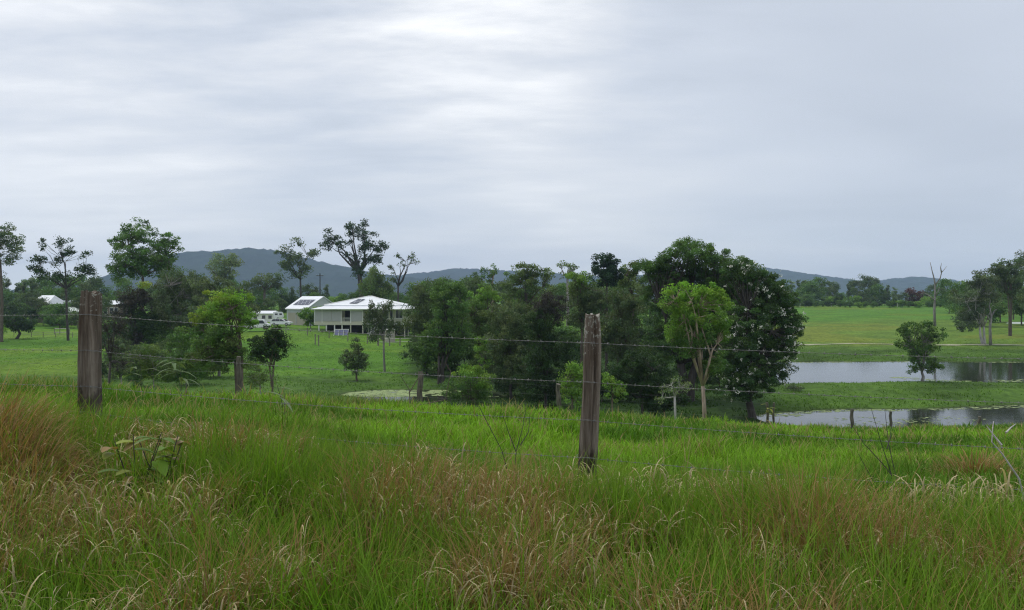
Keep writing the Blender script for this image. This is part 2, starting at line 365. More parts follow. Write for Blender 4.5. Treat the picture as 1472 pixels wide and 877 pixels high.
def build_tree(root, ells, n_cl, cl_r, n_leaf, leaf, rng, colour, bark='brown', tr=.2, fork=None, droop=0., flat=.75, limbs=5,
               aspect=.5, shell=.5, stems=1, flowers=0, trunk_lean=(0, 0), crown_name='crown'):
    """ells: local ellipsoids (cx,cy,cz,rx,ry,rz[,colour]); fork: local height of the fork"""
    ells = [e if len(e) > 6 else (*e, None) for e in ells]
    w = np.array([(e[3]*e[5]) for e in ells]); w = w/w.sum()
    cen = []; ccol = []
    for _ in range(n_cl):
        e = ells[rng.choice(len(ells), p=w)]
        d = rng.normal(size=3); d /= np.linalg.norm(d); r = rng.random()**shell
        cen.append([e[0]+d[0]*r*e[3], e[1]+d[1]*r*e[4], e[2]+d[2]*r*e[5]])
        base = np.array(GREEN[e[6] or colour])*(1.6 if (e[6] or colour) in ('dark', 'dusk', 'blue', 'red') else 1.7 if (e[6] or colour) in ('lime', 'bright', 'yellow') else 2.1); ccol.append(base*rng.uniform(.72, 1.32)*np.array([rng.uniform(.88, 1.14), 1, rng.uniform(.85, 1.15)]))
    cen = np.array(cen); ccol = np.array(ccol)
    cen[:, 2] = np.maximum(cen[:, 2], .25)
    # leaves
    per = max(4, n_leaf//n_cl); idx = np.repeat(np.arange(n_cl), per)
    rad = cl_r*rng.uniform(.55, 1.35, n_cl)
    d = rng.normal(size=(len(idx), 3)); d /= np.linalg.norm(d, axis=1)[:, None]
    rr = rng.random(len(idx))**.42
    P = cen[idx] + d*(rr*rad[idx])[:, None]*np.array([1.1, 1.1, flat])
    if droop: P[:, 2] -= droop*rng.random(len(P))**1.5*cl_r*2.0; 
    P[:, 2] = np.maximum(P[:, 2], .04)
    V, Fq = leaf_quads(P, leaf, rng, droop, aspect)
    lc = ccol[idx]*rng.uniform(.8, 1.22, (len(idx), 1))
    top = np.clip((d[:, 2]*rr), 0, 1)[:, None]      # upper outer leaves of each clump lighter and yellower
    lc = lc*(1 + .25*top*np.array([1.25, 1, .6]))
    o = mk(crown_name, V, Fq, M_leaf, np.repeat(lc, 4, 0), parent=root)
    if flowers:
        k = rng.choice(len(P), flowers, replace=False)
        c0 = cen.mean(0); out = P[k]-c0; sel = (out[:, 1] < 2.5) & (rr[k] > .8); Q = P[k][sel] + d[k][sel]*leaf*.6
        QQ = np.repeat(Q, 12, 0) + rng.normal(size=(len(Q)*12, 3))*.085
        V, Fq = leaf_quads(QQ, .13, rng, 0, .8); mk('blossom', V, Fq, M_flower, parent=root)
    # wood
    mb = MB(); zmin = min(e[2]-e[5] for e in ells); ztop = max(e[2]+e[5] for e in ells)
    if fork is None: fork = max(.4, zmin + .15*(ztop-zmin))
    ccx = float(np.mean(cen[:, 0])); ccy = float(np.mean(cen[:, 1]))
    for s in range(stems):
        sx = (s-(stems-1)/2)*tr*1.6; lx, ly = trunk_lean
        fk = np.array([lx*fork + .25*(ccx-lx*fork) + sx*2, ly*fork + .25*ccy, fork])
        pts = [np.array([sx, 0, -.5]), np.array([sx, 0, 0.]), fk*np.array([.45, .45, .5]) + rng.normal(size=3)*[tr*.6, tr*.6, 0], fk]
        mb.tube(pts, [tr*1.5, tr*1.2, tr*.95, tr*.8], 8)
        seeds = rng.choice(n_cl, min(limbs, n_cl), replace=False)
        lines = []
        for q in seeds:
            t = cen[q]; mid = fk + (t-fk)*.5 + np.array([0, 0, abs(t[2]-fk[2])*.12]) + rng.normal(size=3)*.05*np.linalg.norm(t-fk)
            pl = [fk, fk+(mid-fk)*.55 + rng.normal(size=3)*.03*np.linalg.norm(t-fk), mid, mid+(t-mid)*.5 + rng.normal(size=3)*.05*np.linalg.norm(t-fk), t]
            tl = min(tr, .2+.45*tr); mb.tube(pl, [tr*.62, tl*.5, tl*.34, tl*.2, tl*.06], 6); lines += pl[1:4]
        if lines:
            L = np.array(lines)
            for q in range(s, n_cl, stems):
                k = np.argmin(np.linalg.norm(L-cen[q], axis=1)); a = L[k]; t = cen[q]
                if np.linalg.norm(t-a) < .05: continue
                mb.tube([a, (a+t)/2 + rng.normal(size=3)*.06*np.linalg.norm(t-a), t], [min(tr, .2)*.22, min(tr, .2)*.14, min(tr, .2)*.04], 4, cap=False)
    mb.build('trunk', M_bark[bark], root, smooth=True)
    return o

def hero(name, label, cat, d, bpx, crowns, colour, seed, bark='brown', tr=None, cover=5., clump=1., leafpx=1.9, group=None, fork_py=None, **kw):
    """crowns given as the picture shows them at depth d; each gets real depth about equal to its width"""
    rng = np.random.default_rng(seed)
    b = at(bpx, d); root = empty(name, b); tag(root, label, cat, group)
    m = d/F; ells = []; area = 0
    for c in crowns:
        cx, cy, rx, ry = c[:4]; rr = min(rx, max(ry, rx*.7))*m
        ells.append(((cx-bpx)*m, rng.uniform(-.25, .25)*rx*m, (HY-cy)*m - b[2], rx*m, rr, ry*m, c[4] if len(c) > 4 else None))
        area += math.pi*rx*ry
    leaf = leafpx*m*1.44; clr = clump*m*9*(1 if d > 60 else 1.15)
    n_leaf = int(area*.48*cover/(leafpx*leafpx*.3)/1.0); n_cl = max(8, int(area/(clr/m)**2*1.1))
    n_leaf = min(n_leaf, 130000)
    if tr is None: tr = max(.09, m*2.0)
    fork = (HY-fork_py)*m - b[2] if fork_py else None
    build_tree(root, ells, n_cl, clr, n_leaf, leaf, rng, colour, bark, tr, fork, **kw)
    return root

# left of the house
hero('gum_tree', 'tall spreading gum tree cut by the left edge of the photo', 'tree', 150, 2, [(10, 340, 24, 20), (18, 358, 16, 16), (-18, 350, 26, 34), (0, 372, 20, 8)], 'gum', 1, 'brown', cover=3, clump=.8, limbs=7)
hero('gum_tree', 'open crowned gum with one thin dark trunk left of the left fence post', 'tree', 155, 98,
     [(88, 348, 14, 7), (62, 352, 6, 10), (98, 362, 15, 8), (58, 372, 13, 7), (54, 388, 13, 12), (122, 366, 7, 9), (118, 384, 13, 7), (84, 378, 8, 8), (86, 396, 36, 8), (128, 388, 10, 9)],
     'dark', 2, 'dark', tr=.22, cover=3.0, clump=.6, fork_py=415, limbs=9, shell=.6)
hero('gum_tree', 'big leafy gum rising tallest above the dark thicket at left', 'tree', 125, 205,
     [(200, 336, 30, 14), (202, 322, 10, 7), (172, 352, 16, 20), (236, 348, 18, 16), (252, 352, 10, 12), (205, 372, 44, 30), (175, 385, 22, 25), (235, 385, 30, 25)], 'mid', 3, cover=4, clump=.75, limbs=9)
hero('vine_choked_tree', 'dark vine choked tree with a bare purplish top and yellow tip', 'tree', 108, 200,
     [(192, 430, 26, 22, 'dusk'), (182, 445, 20, 20, 'dusk'), (200, 465, 20, 30, 'dark'), (200, 500, 17, 20, 'dusk'), (206, 409, 10, 5, 'yellow'), (212, 475, 16, 25, 'dark')], 'dark', 4, 'dark', tr=.5, cover=4.5, clump=.8)
hero('grey_green_tree', 'drooping grey green tree between the vine choked tree and the acacia', 'tree', 112, 255,
     [(252, 405, 32, 26), (285, 420, 22, 28), (240, 440, 28, 30), (275, 460, 28, 28), (228, 460, 14, 22)], 'grey', 5, 'grey', cover=5.5, clump=.8, droop=.6, fork_py=480)
hero('distant_gum', 'hazy broad tree standing against the blue hill, left of the white caravan', 'tree', 255, 322, [(318, 382, 18, 16), (338, 376, 14, 12), (325, 398, 22, 14)], 'sage', 6, cover=4, clump=.8)
hero('distant_gum', 'wide dull tree low against the hill between the acacia and the shed', 'tree', 250, 380, [(384, 402, 22, 12), (370, 410, 18, 12), (398, 408, 14, 8)], 'gum', 7, cover=3.5, clump=.8)
hero('gum_tree', 'slender gum with a rounded airy crown behind the white shed', 'tree', 235, 434,
     [(428, 350, 14, 9), (405, 360, 13, 7), (450, 362, 10, 9), (420, 372, 22, 12), (405, 382, 12, 10), (440, 385, 13, 9), (425, 392, 18, 8)], 'gum', 8, 'dark', tr=.32, cover=2.9, clump=.65, limbs=9, fork_py=402)
hero('gum_tree', 'tallest dark gum with a heavy forked trunk behind the house', 'tree', 222, 517,
     [(478, 342, 17, 7), (470, 329, 6, 4), (468, 352, 7, 7), (493, 352, 15, 9), (505, 330, 14, 9), (522, 322, 10, 7), (525, 336, 18, 9), (545, 356, 13, 9), (556, 350, 6, 5), (528, 355, 14, 12), (505, 368, 14, 8), (532, 372, 20, 8), (516, 392, 9, 18)],
     'dark', 9, 'dark', tr=.75, cover=3.2, clump=.68, limbs=11, fork_py=392)
hero('sparse_tree', 'thin bare limbed tree with a few leaf tufts right of the tallest gum', 'tree', 222, 571,
     [(592, 372, 8, 7), (600, 378, 4, 4), (572, 368, 4, 5), (560, 384, 8, 5), (580, 380, 9, 5), (566, 400, 7, 8), (594, 364, 3, 3)], 'gum', 10, 'dark', tr=.3, cover=1.6, clump=.4, limbs=9, fork_py=412)
hero('weeping_tree', 'soft yellow green weeping tree right behind the house roof', 'tree', 200, 540, [(540, 400, 19, 20), (542, 420, 22, 20), (528, 412, 11, 18)], 'olive', 11, cover=5, droop=.7, clump=.7)
hero('slender_tree', 'slender drooping tree with a thin bare trunk in front of the house', 'tree', 103, 553,
     [(534, 440, 8, 15), (545, 455, 12, 20), (532, 465, 8, 18), (556, 440, 9, 10), (560, 470, 10, 14), (540, 482, 8, 8), (572, 468, 6, 9)], 'grey', 12, 'grey', tr=.14, cover=4.2, clump=.55, droop=.7, fork_py=490, limbs=8)
hero('small_tree', 'small rounded paddock tree standing alone on the slope below the house', 'tree', 93, 513, [(508, 510, 18, 13), (497, 518, 11, 12), (520, 518, 12, 12), (510, 495, 7, 8), (510, 528, 14, 9)], 'gum', 13, 'brown', tr=.12, cover=4, clump=.6, fork_py=537)
hero('leafy_shrub', 'bright leafy shrub between the shed and the house', 'shrub', 168, 447, [(447, 455, 16, 11), (439, 452, 10, 10), (455, 451, 9, 10), (447, 463, 15, 6)], 'bright', 14, tr=.08, cover=6, clump=.6)
hero('round_bush', 'dark round bush on a short stem at the far left of the paddock', 'shrub', 158, 24, [(24, 462, 22, 14), (10, 466, 13, 10), (38, 466, 12, 9)], 'dark', 15, 'dark', cover=5.5, clump=.7)
hero('leafy_shrub', 'yellow green bush at the left photo edge beside the dark round bush', 'shrub', 152, -6, [(-4, 472, 12, 10)], 'bright', 16, cover=5, clump=.6)
hero('acacia', 'bright yellow green acacia with a leaning trunk above the second fence', 'tree', 47, 351,
     [(318, 428, 36, 12, 'yellow'), (345, 430, 24, 13, 'lime'), (292, 452, 18, 14, 'yellow'), (325, 450, 40, 18, 'bright'), (310, 480, 34, 22, 'mid'), (300, 515, 30, 26, 'olive'), (335, 510, 28, 28, 'olive'), (355, 465, 14, 20, 'bright'), (285, 500, 12, 18, 'mid')],
     'bright', 17, 'brown', tr=.12, cover=4.2, clump=.85, stems=2, limbs=8, fork_py=505)
hero('leafy_bush', 'dark leafy bush to the right of the acacia, hiding the parked van', 'shrub', 66, 392, [(385, 492, 26, 18), (404, 494, 15, 13), (372, 508, 18, 20), (392, 478, 16, 12), (398, 510, 14, 10)], 'dark', 18, 'brown', tr=.1, cover=5, clump=.75, stems=2, fork_py=528)
hero('tangled_shrub', 'dull tangled shrub under the acacia and the dark bush', 'shrub', 55, 376, [(372, 540, 24, 22), (356, 530, 12, 20)], 'olive', 19, 'grey', tr=.05, cover=2.0, clump=.6)
hero('bare_sapling', 'leafless dark sapling immediately right of the left fence post', 'sapling', 50, 156, [(170, 470, 22, 40), (175, 520, 20, 20), (150, 470, 8, 30)], 'dusk', 20, 'dark', tr=.09, cover=.16, clump=.5, fork_py=520, limbs=9)
hero('scrub_bush', 'grey olive scrub bush just right of the left fence post', 'shrub', 56, 175, [(172, 505, 24, 26), (165, 530, 22, 18)], 'grey', 201, 'grey', tr=.05, cover=3.2, clump=.7)
hero('scrub_bush', 'wide olive scrub bush beneath the vine choked tree', 'shrub', 60, 222, [(215, 520, 36, 24), (235, 535, 26, 16), (200, 505, 18, 16)], 'olive', 202, 'grey', tr=.05, cover=4, clump=.75)
hero('scrub_bush', 'dark scrub bush pressed against the left side of the acacia', 'shrub', 62, 268, [(262, 500, 22, 30), (275, 530, 24, 20), (250, 535, 18, 14)], 'mid', 203, 'grey', tr=.05, cover=4.5, clump=.75)
hero('grey_green_tree', 'bushy grey green tree behind the top of the acacia', 'tree', 96, 315, [(300, 412, 26, 18), (330, 420, 30, 18), (310, 440, 40, 24), (350, 445, 22, 20)], 'grey', 204, 'grey', cover=4.5, clump=.8)
# centre
hero('she_oak', 'dark drooping tree at the right end of the house', 'tree', 100, 612, [(604, 420, 18, 24), (600, 455, 20, 30), (612, 485, 24, 22), (622, 440, 16, 24)], 'gum', 21, 'dark', cover=5, droop=.6, clump=.8, stems=2, fork_py=515)
hero('she_oak', 'dark full tree with three thin trunks near the weedy pond', 'tree', 90, 634, [(645, 420, 24, 20), (650, 448, 30, 28), (640, 480, 34, 26), (665, 490, 20, 24)], 'mid', 22, 'dark', cover=5, clump=.85, stems=3, fork_py=512)
hero('slim_gum', 'left one of two slim gums poking above the central trees', 'tree', 165, 688, [(688, 396, 10, 12), (686, 412, 11, 16)], 'mid', 23, cover=3.4, clump=.65)
hero('slim_gum', 'right one of two slim gums poking above the central trees', 'tree', 165, 707, [(708, 390, 8, 9), (707, 405, 8, 14)], 'mid', 24, 'pale', cover=3, clump=.6)
hero('olive_tree', 'olive green tree below the two slim gums', 'tree', 100, 690, [(690, 430, 26, 18, 'bright'), (684, 455, 32, 26), (700, 490, 26, 30)], 'olive', 25, cover=5, clump=.85)
hero('light_gum', 'light green gum with an arching top left of the dark centre thicket', 'tree', 132, 758, [(752, 384, 16, 10), (770, 388, 14, 8), (742, 398, 14, 14), (764, 405, 28, 16), (790, 395, 10, 9), (750, 425, 34, 22)], 'olive', 26, cover=4, clump=.75)
hero('thicket_tree', 'shaggy olive tree in the thicket left of the right fence post', 'tree', 78, 735, [(730, 455, 32, 28), (722, 490, 30, 32), (745, 520, 40, 40), (760, 470, 25, 35)], 'gum', 27, 'dark', cover=5, clump=.85, droop=.3)
hero('shadowy_tree', 'nearly black tree with greyish twigs left of the right fence post', 'tree', 68, 785, [(792, 440, 24, 24, 'dusk'), (775, 468, 32, 26, 'dark'), (790, 505, 42, 36, 'dark'), (770, 545, 40, 28, 'dark')], 'dark', 28, 'dark', cover=4.5, clump=.85, droop=.2)
hero('pale_gum', 'pale thin crowned gum showing above the trees behind the right fence post', 'tree', 142, 815, [(810, 381, 10, 6), (824, 386, 10, 7), (818, 396, 16, 8)], 'sage', 29, 'grey', cover=2.4, clump=.5)
hero('yellow_tipped_tree', 'yellow tipped tree behind the top of the right fence post', 'tree', 102, 836, [(830, 402, 22, 10, 'bright'), (838, 418, 28, 18, 'olive'), (858, 432, 26, 22, 'gum'), (840, 450, 30, 25, 'gum')], 'olive', 30, cover=5, clump=.8)
hero('dark_round_tree', 'very dark dense round tree above the right fence post', 'tree', 104, 872, [(870, 382, 22, 17), (868, 398, 24, 16), (882, 392, 16, 18)], 'blue', 31, 'dark', cover=7, clump=.8)
hero('light_gum', 'small light topped gum left of the big fig', 'tree', 108, 910, [(910, 385, 15, 10), (900, 400, 18, 18), (920, 410, 18, 26)], 'olive', 32, cover=4.5, clump=.75)
hero('drooping_tree', 'grey olive drooping tree in front of the dark round tree', 'tree', 82, 898, [(905, 430, 28, 26), (895, 465, 30, 30), (910, 510, 34, 36), (870, 480, 20, 30)], 'gum', 33, 'brown', cover=4.8, clump=.85, droop=.5)
hero('low_dark_tree', 'low dark tree spreading under the big fig beside the bright bushes', 'tree', 62, 925, [(915, 530, 40, 30), (940, 560, 34, 24), (890, 560, 28, 20)], 'dark', 34, 'dark', cover=5, clump=.8)
hero('fig_tree', 'huge dark domed fig, the tallest crown by the ponds', 'tree', 74, 985,
     [(935, 385, 22, 18, 'mid'), (1045, 385, 38, 24, 'mid'), (1000, 352, 34, 10, 'mid'), (1055, 420, 40, 40), (985, 362, 42, 17, 'mid'), (1018, 370, 28, 18, 'mid'), (950, 384, 26, 20), (975, 395, 44, 30), (1035, 400, 34, 30), (960, 425, 34, 34), (1010, 440, 50, 45), (965, 480, 40, 40), (1020, 510, 50, 45)], 'fig', 35, 'dark', tr=.45, cover=7.5, leafpx=1.7, clump=.85, stems=2, flat=.7)
hero('flowering_tree', 'dark glossy tree dotted with white blossom at the pond edge', 'tree', 66, 1082,
     [(1062, 390, 30, 18), (1085, 405, 34, 24), (1118, 425, 26, 26), (1135, 465, 20, 26), (1105, 435, 30, 34), (1080, 460, 46, 40), (1128, 455, 20, 26), (1110, 495, 32, 32), (1070, 510, 44, 36), (1080, 545, 50, 20), (1112, 532, 26, 20), (1128, 500, 20, 24), (1060, 565, 36, 12)], 'fig', 36, 'dark', tr=.3, cover=7.5, leafpx=1.7, clump=.85, flowers=1100, flat=.7)
hero('paperbark', 'bright green paperbark with pale branching trunk left of the flowering tree', 'tree', 44, 1013,
     [(978, 420, 26, 14, 'lime'), (1015, 418, 28, 14, 'lime'), (1040, 432, 16, 16, 'bright'), (970, 442, 20, 20, 'bright'), (1005, 450, 36, 26, 'bright'), (1000, 480, 32, 24, 'mid'), (975, 478, 16, 20, 'bright'), (1035, 470, 14, 24, 'bright'), (1028, 518, 18, 18, 'mid'), (985, 500, 18, 14, 'mid')],
     'bright', 37, 'pale', tr=.12, cover=4.8, clump=.75, limbs=10, fork_py=555, droop=.15)
hero('pale_sapling', 'small pale barked sapling left of the paperbark trunk', 'sapling', 42, 970, [(962, 560, 18, 8), (985, 556, 16, 8), (950, 572, 8, 8), (972, 546, 10, 6)], 'sage', 38, 'white', tr=.07, cover=1.5, clump=.45, fork_py=570)
hero('bright_bush', 'bright green bush left of the right fence post', 'shrub', 40, 822, [(826, 532, 14, 16), (818, 556, 18, 22), (836, 560, 12, 24)], 'bright', 39, tr=.05, cover=3.6, clump=.65, droop=.2)
hero('bright_bush', 'bright green bush just right of the right fence post', 'shrub', 42, 880, [(874, 548, 12, 14), (886, 562, 14, 16)], 'bright', 40, tr=.05, cover=3.0, clump=.6)
hero('green_bush', 'large fresh green bush beside the weedy pond', 'shrub', 58, 680, [(668, 536, 24, 14, 'bright'), (690, 548, 20, 20, 'bright'), (655, 556, 22, 18), (685, 570, 26, 14)], 'mid', 41, tr=.06, cover=4.2, clump=.75, stems=2)
hero('green_bush', 'small fresh green bush high in the gap right of the three trunked tree', 'shrub', 84, 696, [(694, 498, 16, 12, 'bright'), (700, 515, 14, 12)], 'bright', 42, tr=.06, cover=4, clump=.7)
# right
hero('levee_tree', 'dark bushy tree growing on the grass strip between the two ponds', 'tree', 88.5, 1326,
     [(1318, 476, 26, 14), (1298, 476, 10, 11), (1340, 482, 16, 14), (1322, 496, 32, 12), (1328, 512, 24, 14), (1315, 530, 12, 9), (1342, 528, 13, 10), (1334, 465, 10, 8)], 'mid', 43, 'grey', tr=.17, cover=4.2, clump=.62, fork_py=535, limbs=8)
hero('grey_gum', 'grey leafed gum with a white forked trunk on the far bank', 'tree', 152, 1414, [(1405, 408, 24, 18), (1385, 428, 18, 18), (1412, 432, 26, 24), (1395, 455, 20, 22), (1420, 405, 14, 12)], 'grey', 44, 'white', tr=.24, cover=4, clump=.75, fork_py=470, stems=2)
hero('grey_gum', 'tall gum on bare straight trunks at the right photo edge', 'tree', 172, 1452, [(1440, 385, 20, 12), (1462, 382, 18, 14), (1450, 400, 26, 18), (1475, 372, 14, 14), (1460, 420, 22, 14)], 'gum', 45, 'brown', tr=.14, cover=4.6, clump=.7, stems=3, fork_py=425)
hero('grey_gum', 'tall gum half outside the right edge of the photo', 'tree', 158, 1492, [(1485, 385, 20, 24), (1500, 410, 24, 24), (1480, 430, 14, 20)], 'gum', 46, 'brown', cover=4.6, clump=.7)
hero('low_bush', 'low dark bush below the grey gum on the meadow', 'shrub', 185, 1384, [(1384, 470, 12, 7)], 'gum', 47, tr=.06, cover=5, clump=.5)
hero('low_bush', 'twiggy grey bush at the pond tip beside the flowering tree', 'shrub', 80, 1142, [(1138, 560, 10, 9), (1150, 566, 7, 7)], 'grey', 48, 'grey', tr=.04, cover=2, clump=.4)
hero('red_tree', 'dull red foliaged tree in the distant tree line', 'tree', 352, 1316, [(1310, 422, 9, 7), (1322, 426, 10, 8), (1314, 434, 12, 8)], 'red', 49, 'dark', cover=5, clump=.6)

def dead_tree(d, bpx, lines, label, r0):
    b = at(bpx, d); root = empty('dead_tree', b); tag(root, label, 'tree'); mb = MB(); m = d/F
    for k, ln in enumerate(lines):
        pts = [np.array([(px-bpx)*m, dy, (HY-py)*m-b[2]]) for px, py, dy in ln]
        if k == 0: pts[0][2] = -.4
        n = len(pts); r = [r0*(1 if k == 0 else .5)*(1-.82*i/(n-1)) for i in range(n)]; mb.tube(pts, r, 7)
    mb.build('trunk', M_bark['grey'], root, smooth=True)
dead_tree(204, 1343, [[(1344, 470, 0), (1343, 448, 0), (1345, 425, .3), (1344, 408, 0), (1343, 399, .2), (1340, 390, 0), (1338, 377, .3)],
                      [(1344, 410, 0), (1350, 400, -.5), (1351, 392, -.8), (1354, 388, -1), (1358, 383, -1)],
                      [(1351, 392, -.8), (1349, 385, -1), (1350, 378, -1.2)], [(1344, 432, 0), (1337, 424, 1), (1332, 421, 1.2), (1326, 423, 1.2)],
                      [(1345, 425, 0), (1348, 417, -.5), (1349, 412, -.6)]], 'bleached leafless dead tree standing in the far meadow', .36)
dead_tree(150, 1424, [[(1424, 490, 0), (1423, 470, 0), (1426, 455, .2), (1422, 440, 0), (1424, 430, 0)], [(1426, 455, .2), (1432, 446, .4), (1436, 444, .4)], [(1423, 462, 0), (1417, 454, -.5), (1412, 452, -.6)]],
          'short pale dead trunk leaning out beside the grey gum', .3)

# tree belts: a few built kinds, copied
def proto(name, seed, colour, ht, wd, cover=1, n_cl=26, n_leaf=2600, leaf=.5, bark='brown', shape='gum', droop=0):
    rng = np.random.default_rng(seed); root = empty(name, (0, 0, 0))
    e = []
    k = {'gum': 6, 'round': 4, 'tall': 5}[shape]
    for i in range(k):
        if shape == 'tall': e.append((rng.normal()*.08*wd, rng.normal()*.08*wd, ht*(.35+.6*i/k), wd*.3*(1-.08*i), wd*.3, ht*.14))
        elif shape == 'round': e.append((rng.uniform(-.2, .2)*wd, rng.uniform(-.2, .2)*wd, ht*rng.uniform(.34, .56), wd*.40, wd*.38, ht*.42))
        else: e.append((rng.uniform(-.36, .36)*wd, rng.uniform(-.3, .3)*wd, ht*rng.uniform(.5, .88), wd*.27, wd*.24, ht*.14))
    if shape == 'gum': e.append((0, 0, ht*.36, wd*.40, wd*.38, ht*.28))
    build_tree(root, e, n_cl, wd*.15, n_leaf, leaf, rng, colour, bark, ht*.014, droop=droop, limbs=5)
    return root
protos = {}
for nm, sd, col, ht, wd, sh, nc, nl in [('woodland_gum', 101, 'gum', 11, 8, 'gum', 34, 3000), ('woodland_gum', 102, 'mid', 10, 8, 'gum', 34, 3000), ('woodland_gum', 103, 'olive', 12, 7.5, 'gum', 30, 2800),
                                ('bushy_tree', 104, 'dark', 8, 8, 'round', 34, 3200), ('bushy_tree', 105, 'mid', 7.5, 8, 'round', 34, 3200), ('bushy_tree', 106, 'bright', 7, 7, 'round', 30, 2800),
                                ('slim_tree', 107, 'gum', 12, 4.5, 'tall', 26, 2200), ('slim_tree', 108, 'sage', 11, 5, 'tall', 22, 1600)]:
    protos[sd] = [proto(nm, sd, col, ht, wd, n_cl=int(nc*1.5), n_leaf=int(nl*1.5), leaf=.42, shape=sh), False]
def place(sd, px, d, sc, label, group, rz=None, sz=1.0):
    p, used = protos[sd]
    if not used: r = p; protos[sd][1] = True
    else:
        r = p.copy(); C.objects.link(r)
        for ch in p.children: c = ch.copy(); C.objects.link(c); c.parent = r
    r.location = at(px, d); r.scale = (sc, sc, sc*sz); r.rotation_euler = (0, 0, R.uniform(0, 6.28) if rz is None else rz)
    tag(r, label, 'tree', group)
COLW = {101: 'grey green open', 102: 'mid green open', 103: 'olive open', 104: 'dark rounded', 105: 'mid green rounded', 106: 'light green rounded', 107: 'tall slim dull green', 108: 'tall slim pale green'}
PN = {101: 'gum', 102: 'gum', 103: 'gum', 104: 'tree', 105: 'tree', 106: 'tree', 107: 'tree', 108: 'tree'}
def belt(px0, px1, n, d0, d1, top, where, grp, kinds, jitter=8):
    for i in range(n):
        px = px0 + (px1-px0)*(i + R.uniform(.1, .9))/n; d = R.uniform(d0, d1)
        sd = int(R.choice(kinds)); ht = {101: 11, 102: 10, 103: 12, 104: 8, 105: 7.5, 106: 7, 107: 12, 108: 11}[sd]
        ty = top(px) + R.uniform(-jitter*.5, jitter)
        need = (HY-ty)/F*d - at(px, d)[2]
        need = max(need*(1 if sd in (101, 102, 103, 107, 108) else .86), 3.0)
        s = need/ht*1.02; s = s if grp.startswith(('trees in','low inside','low growth')) else s; place(sd, px, d, s, f'{COLW[sd]} {PN[sd]} {where}', grp+f' ({COLW[sd]})')
ll = lambda p: np.interp(p, [-60, 0, 40, 130, 160, 300, 340, 440, 560, 640], [392, 398, 404, 396, 405, 402, 408, 412, 414, 404])
belt(-60, 150, 26, 235, 300, ll, 'in the wood behind the left buildings', 'trees in the left wood', [101, 102, 103, 104, 105, 107])
belt(-60, 150, 15, 190, 228, lambda p: 420 + 0*p, 'low in front of the left wood', 'low trees before the left wood', [104, 105, 101], 10)
belt(150, 660, 56, 250, 320, ll, 'in the belt behind the white house and shed', 'trees behind the house', [101, 102, 103, 104, 105, 106, 107])
belt(225, 420, 17, 212, 235, lambda p: 425 + 0*p, 'low in front of the belt left of the shed', 'low trees left of the shed', [104, 105, 101], 8)
belt(440, 640, 16, 215, 240, lambda p: 424 + 0*p, 'close behind the house roof', 'low trees behind the roof', [104, 105, 102, 106], 8)
belt(600, 960, 22, 150, 230, lambda p: np.interp(p, [600, 640, 730, 800, 960], [398, 402, 405, 402, 400]), 'behind the central thicket', 'trees behind the thicket', [101, 102, 103, 105], 10)
rl = lambda p: np.interp(p, [1040, 1150, 1165, 1185, 1210, 1235, 1255, 1280, 1300, 1380, 1600], [405, 402, 396, 399, 412, 400, 398, 412, 416, 410, 400])
belt(1050, 1560, 56, 358, 410, rl, 'in the tree line beyond the far meadow', 'trees beyond the far meadow', [101, 102, 103, 107, 108, 105], 8)
belt(1050, 1560, 52, 342, 356, lambda p: 420 + 0*p, 'low along the far edge of the meadow', 'low trees at the meadow edge', [104, 105, 106, 101], 9)
belt(1100, 1560, 46, 330, 341, lambda p: 429 + 0*p, 'lowest in front along the far meadow edge', 'bushy trees fringing the far meadow', [104, 105, 105, 106], 5)
belt(1360, 1560, 8, 250, 300, lambda p: 408 + 0*p, 'behind the tall gums at right', 'trees behind the right gums', [101, 102, 107], 10)
belt(600, 700, 6, 96, 118, lambda p: 455 + 0*p, 'low inside the thicket by the weedy pond', 'low trees by the weedy pond', [104, 105, 101], 14)
belt(700, 1060, 17, 62, 96, lambda p: np.interp(p, [700, 800, 1060], [500, 520, 505]), 'low inside the dark thicket by the ponds', 'low trees inside the thicket', [104, 104, 105, 101], 22)
belt(700, 1080, 17, 100, 138, lambda p: 452 + 0*p, 'filling the gaps at the back of the dark thicket', 'trees at the back of the thicket', [104, 105, 101], 16)
belt(1365, 1560, 12, 196, 240, lambda p: np.interp(p, [1365, 1400, 1560], [418, 402, 392]), 'filling in behind the grey gums at right', 'trees behind the grey gums', [101, 102, 105, 107], 10)
belt(140, 300, 9, 118, 150, lambda p: 440 + 0*p, 'massed behind the vine choked tree', 'trees massed at left', [104, 101, 102, 105], 14)
belt(140, 320, 9, 84, 112, lambda p: 490 + 0*p, 'low under the grey green tree at left', 'low growth at left', [104, 101, 105], 18)
for sd in list(protos):
    if not protos[sd][1]:
        p = protos[sd][0]
        for ch in list(p.children): bpy.data.objects.remove(ch)
        bpy.data.objects.remove(p)

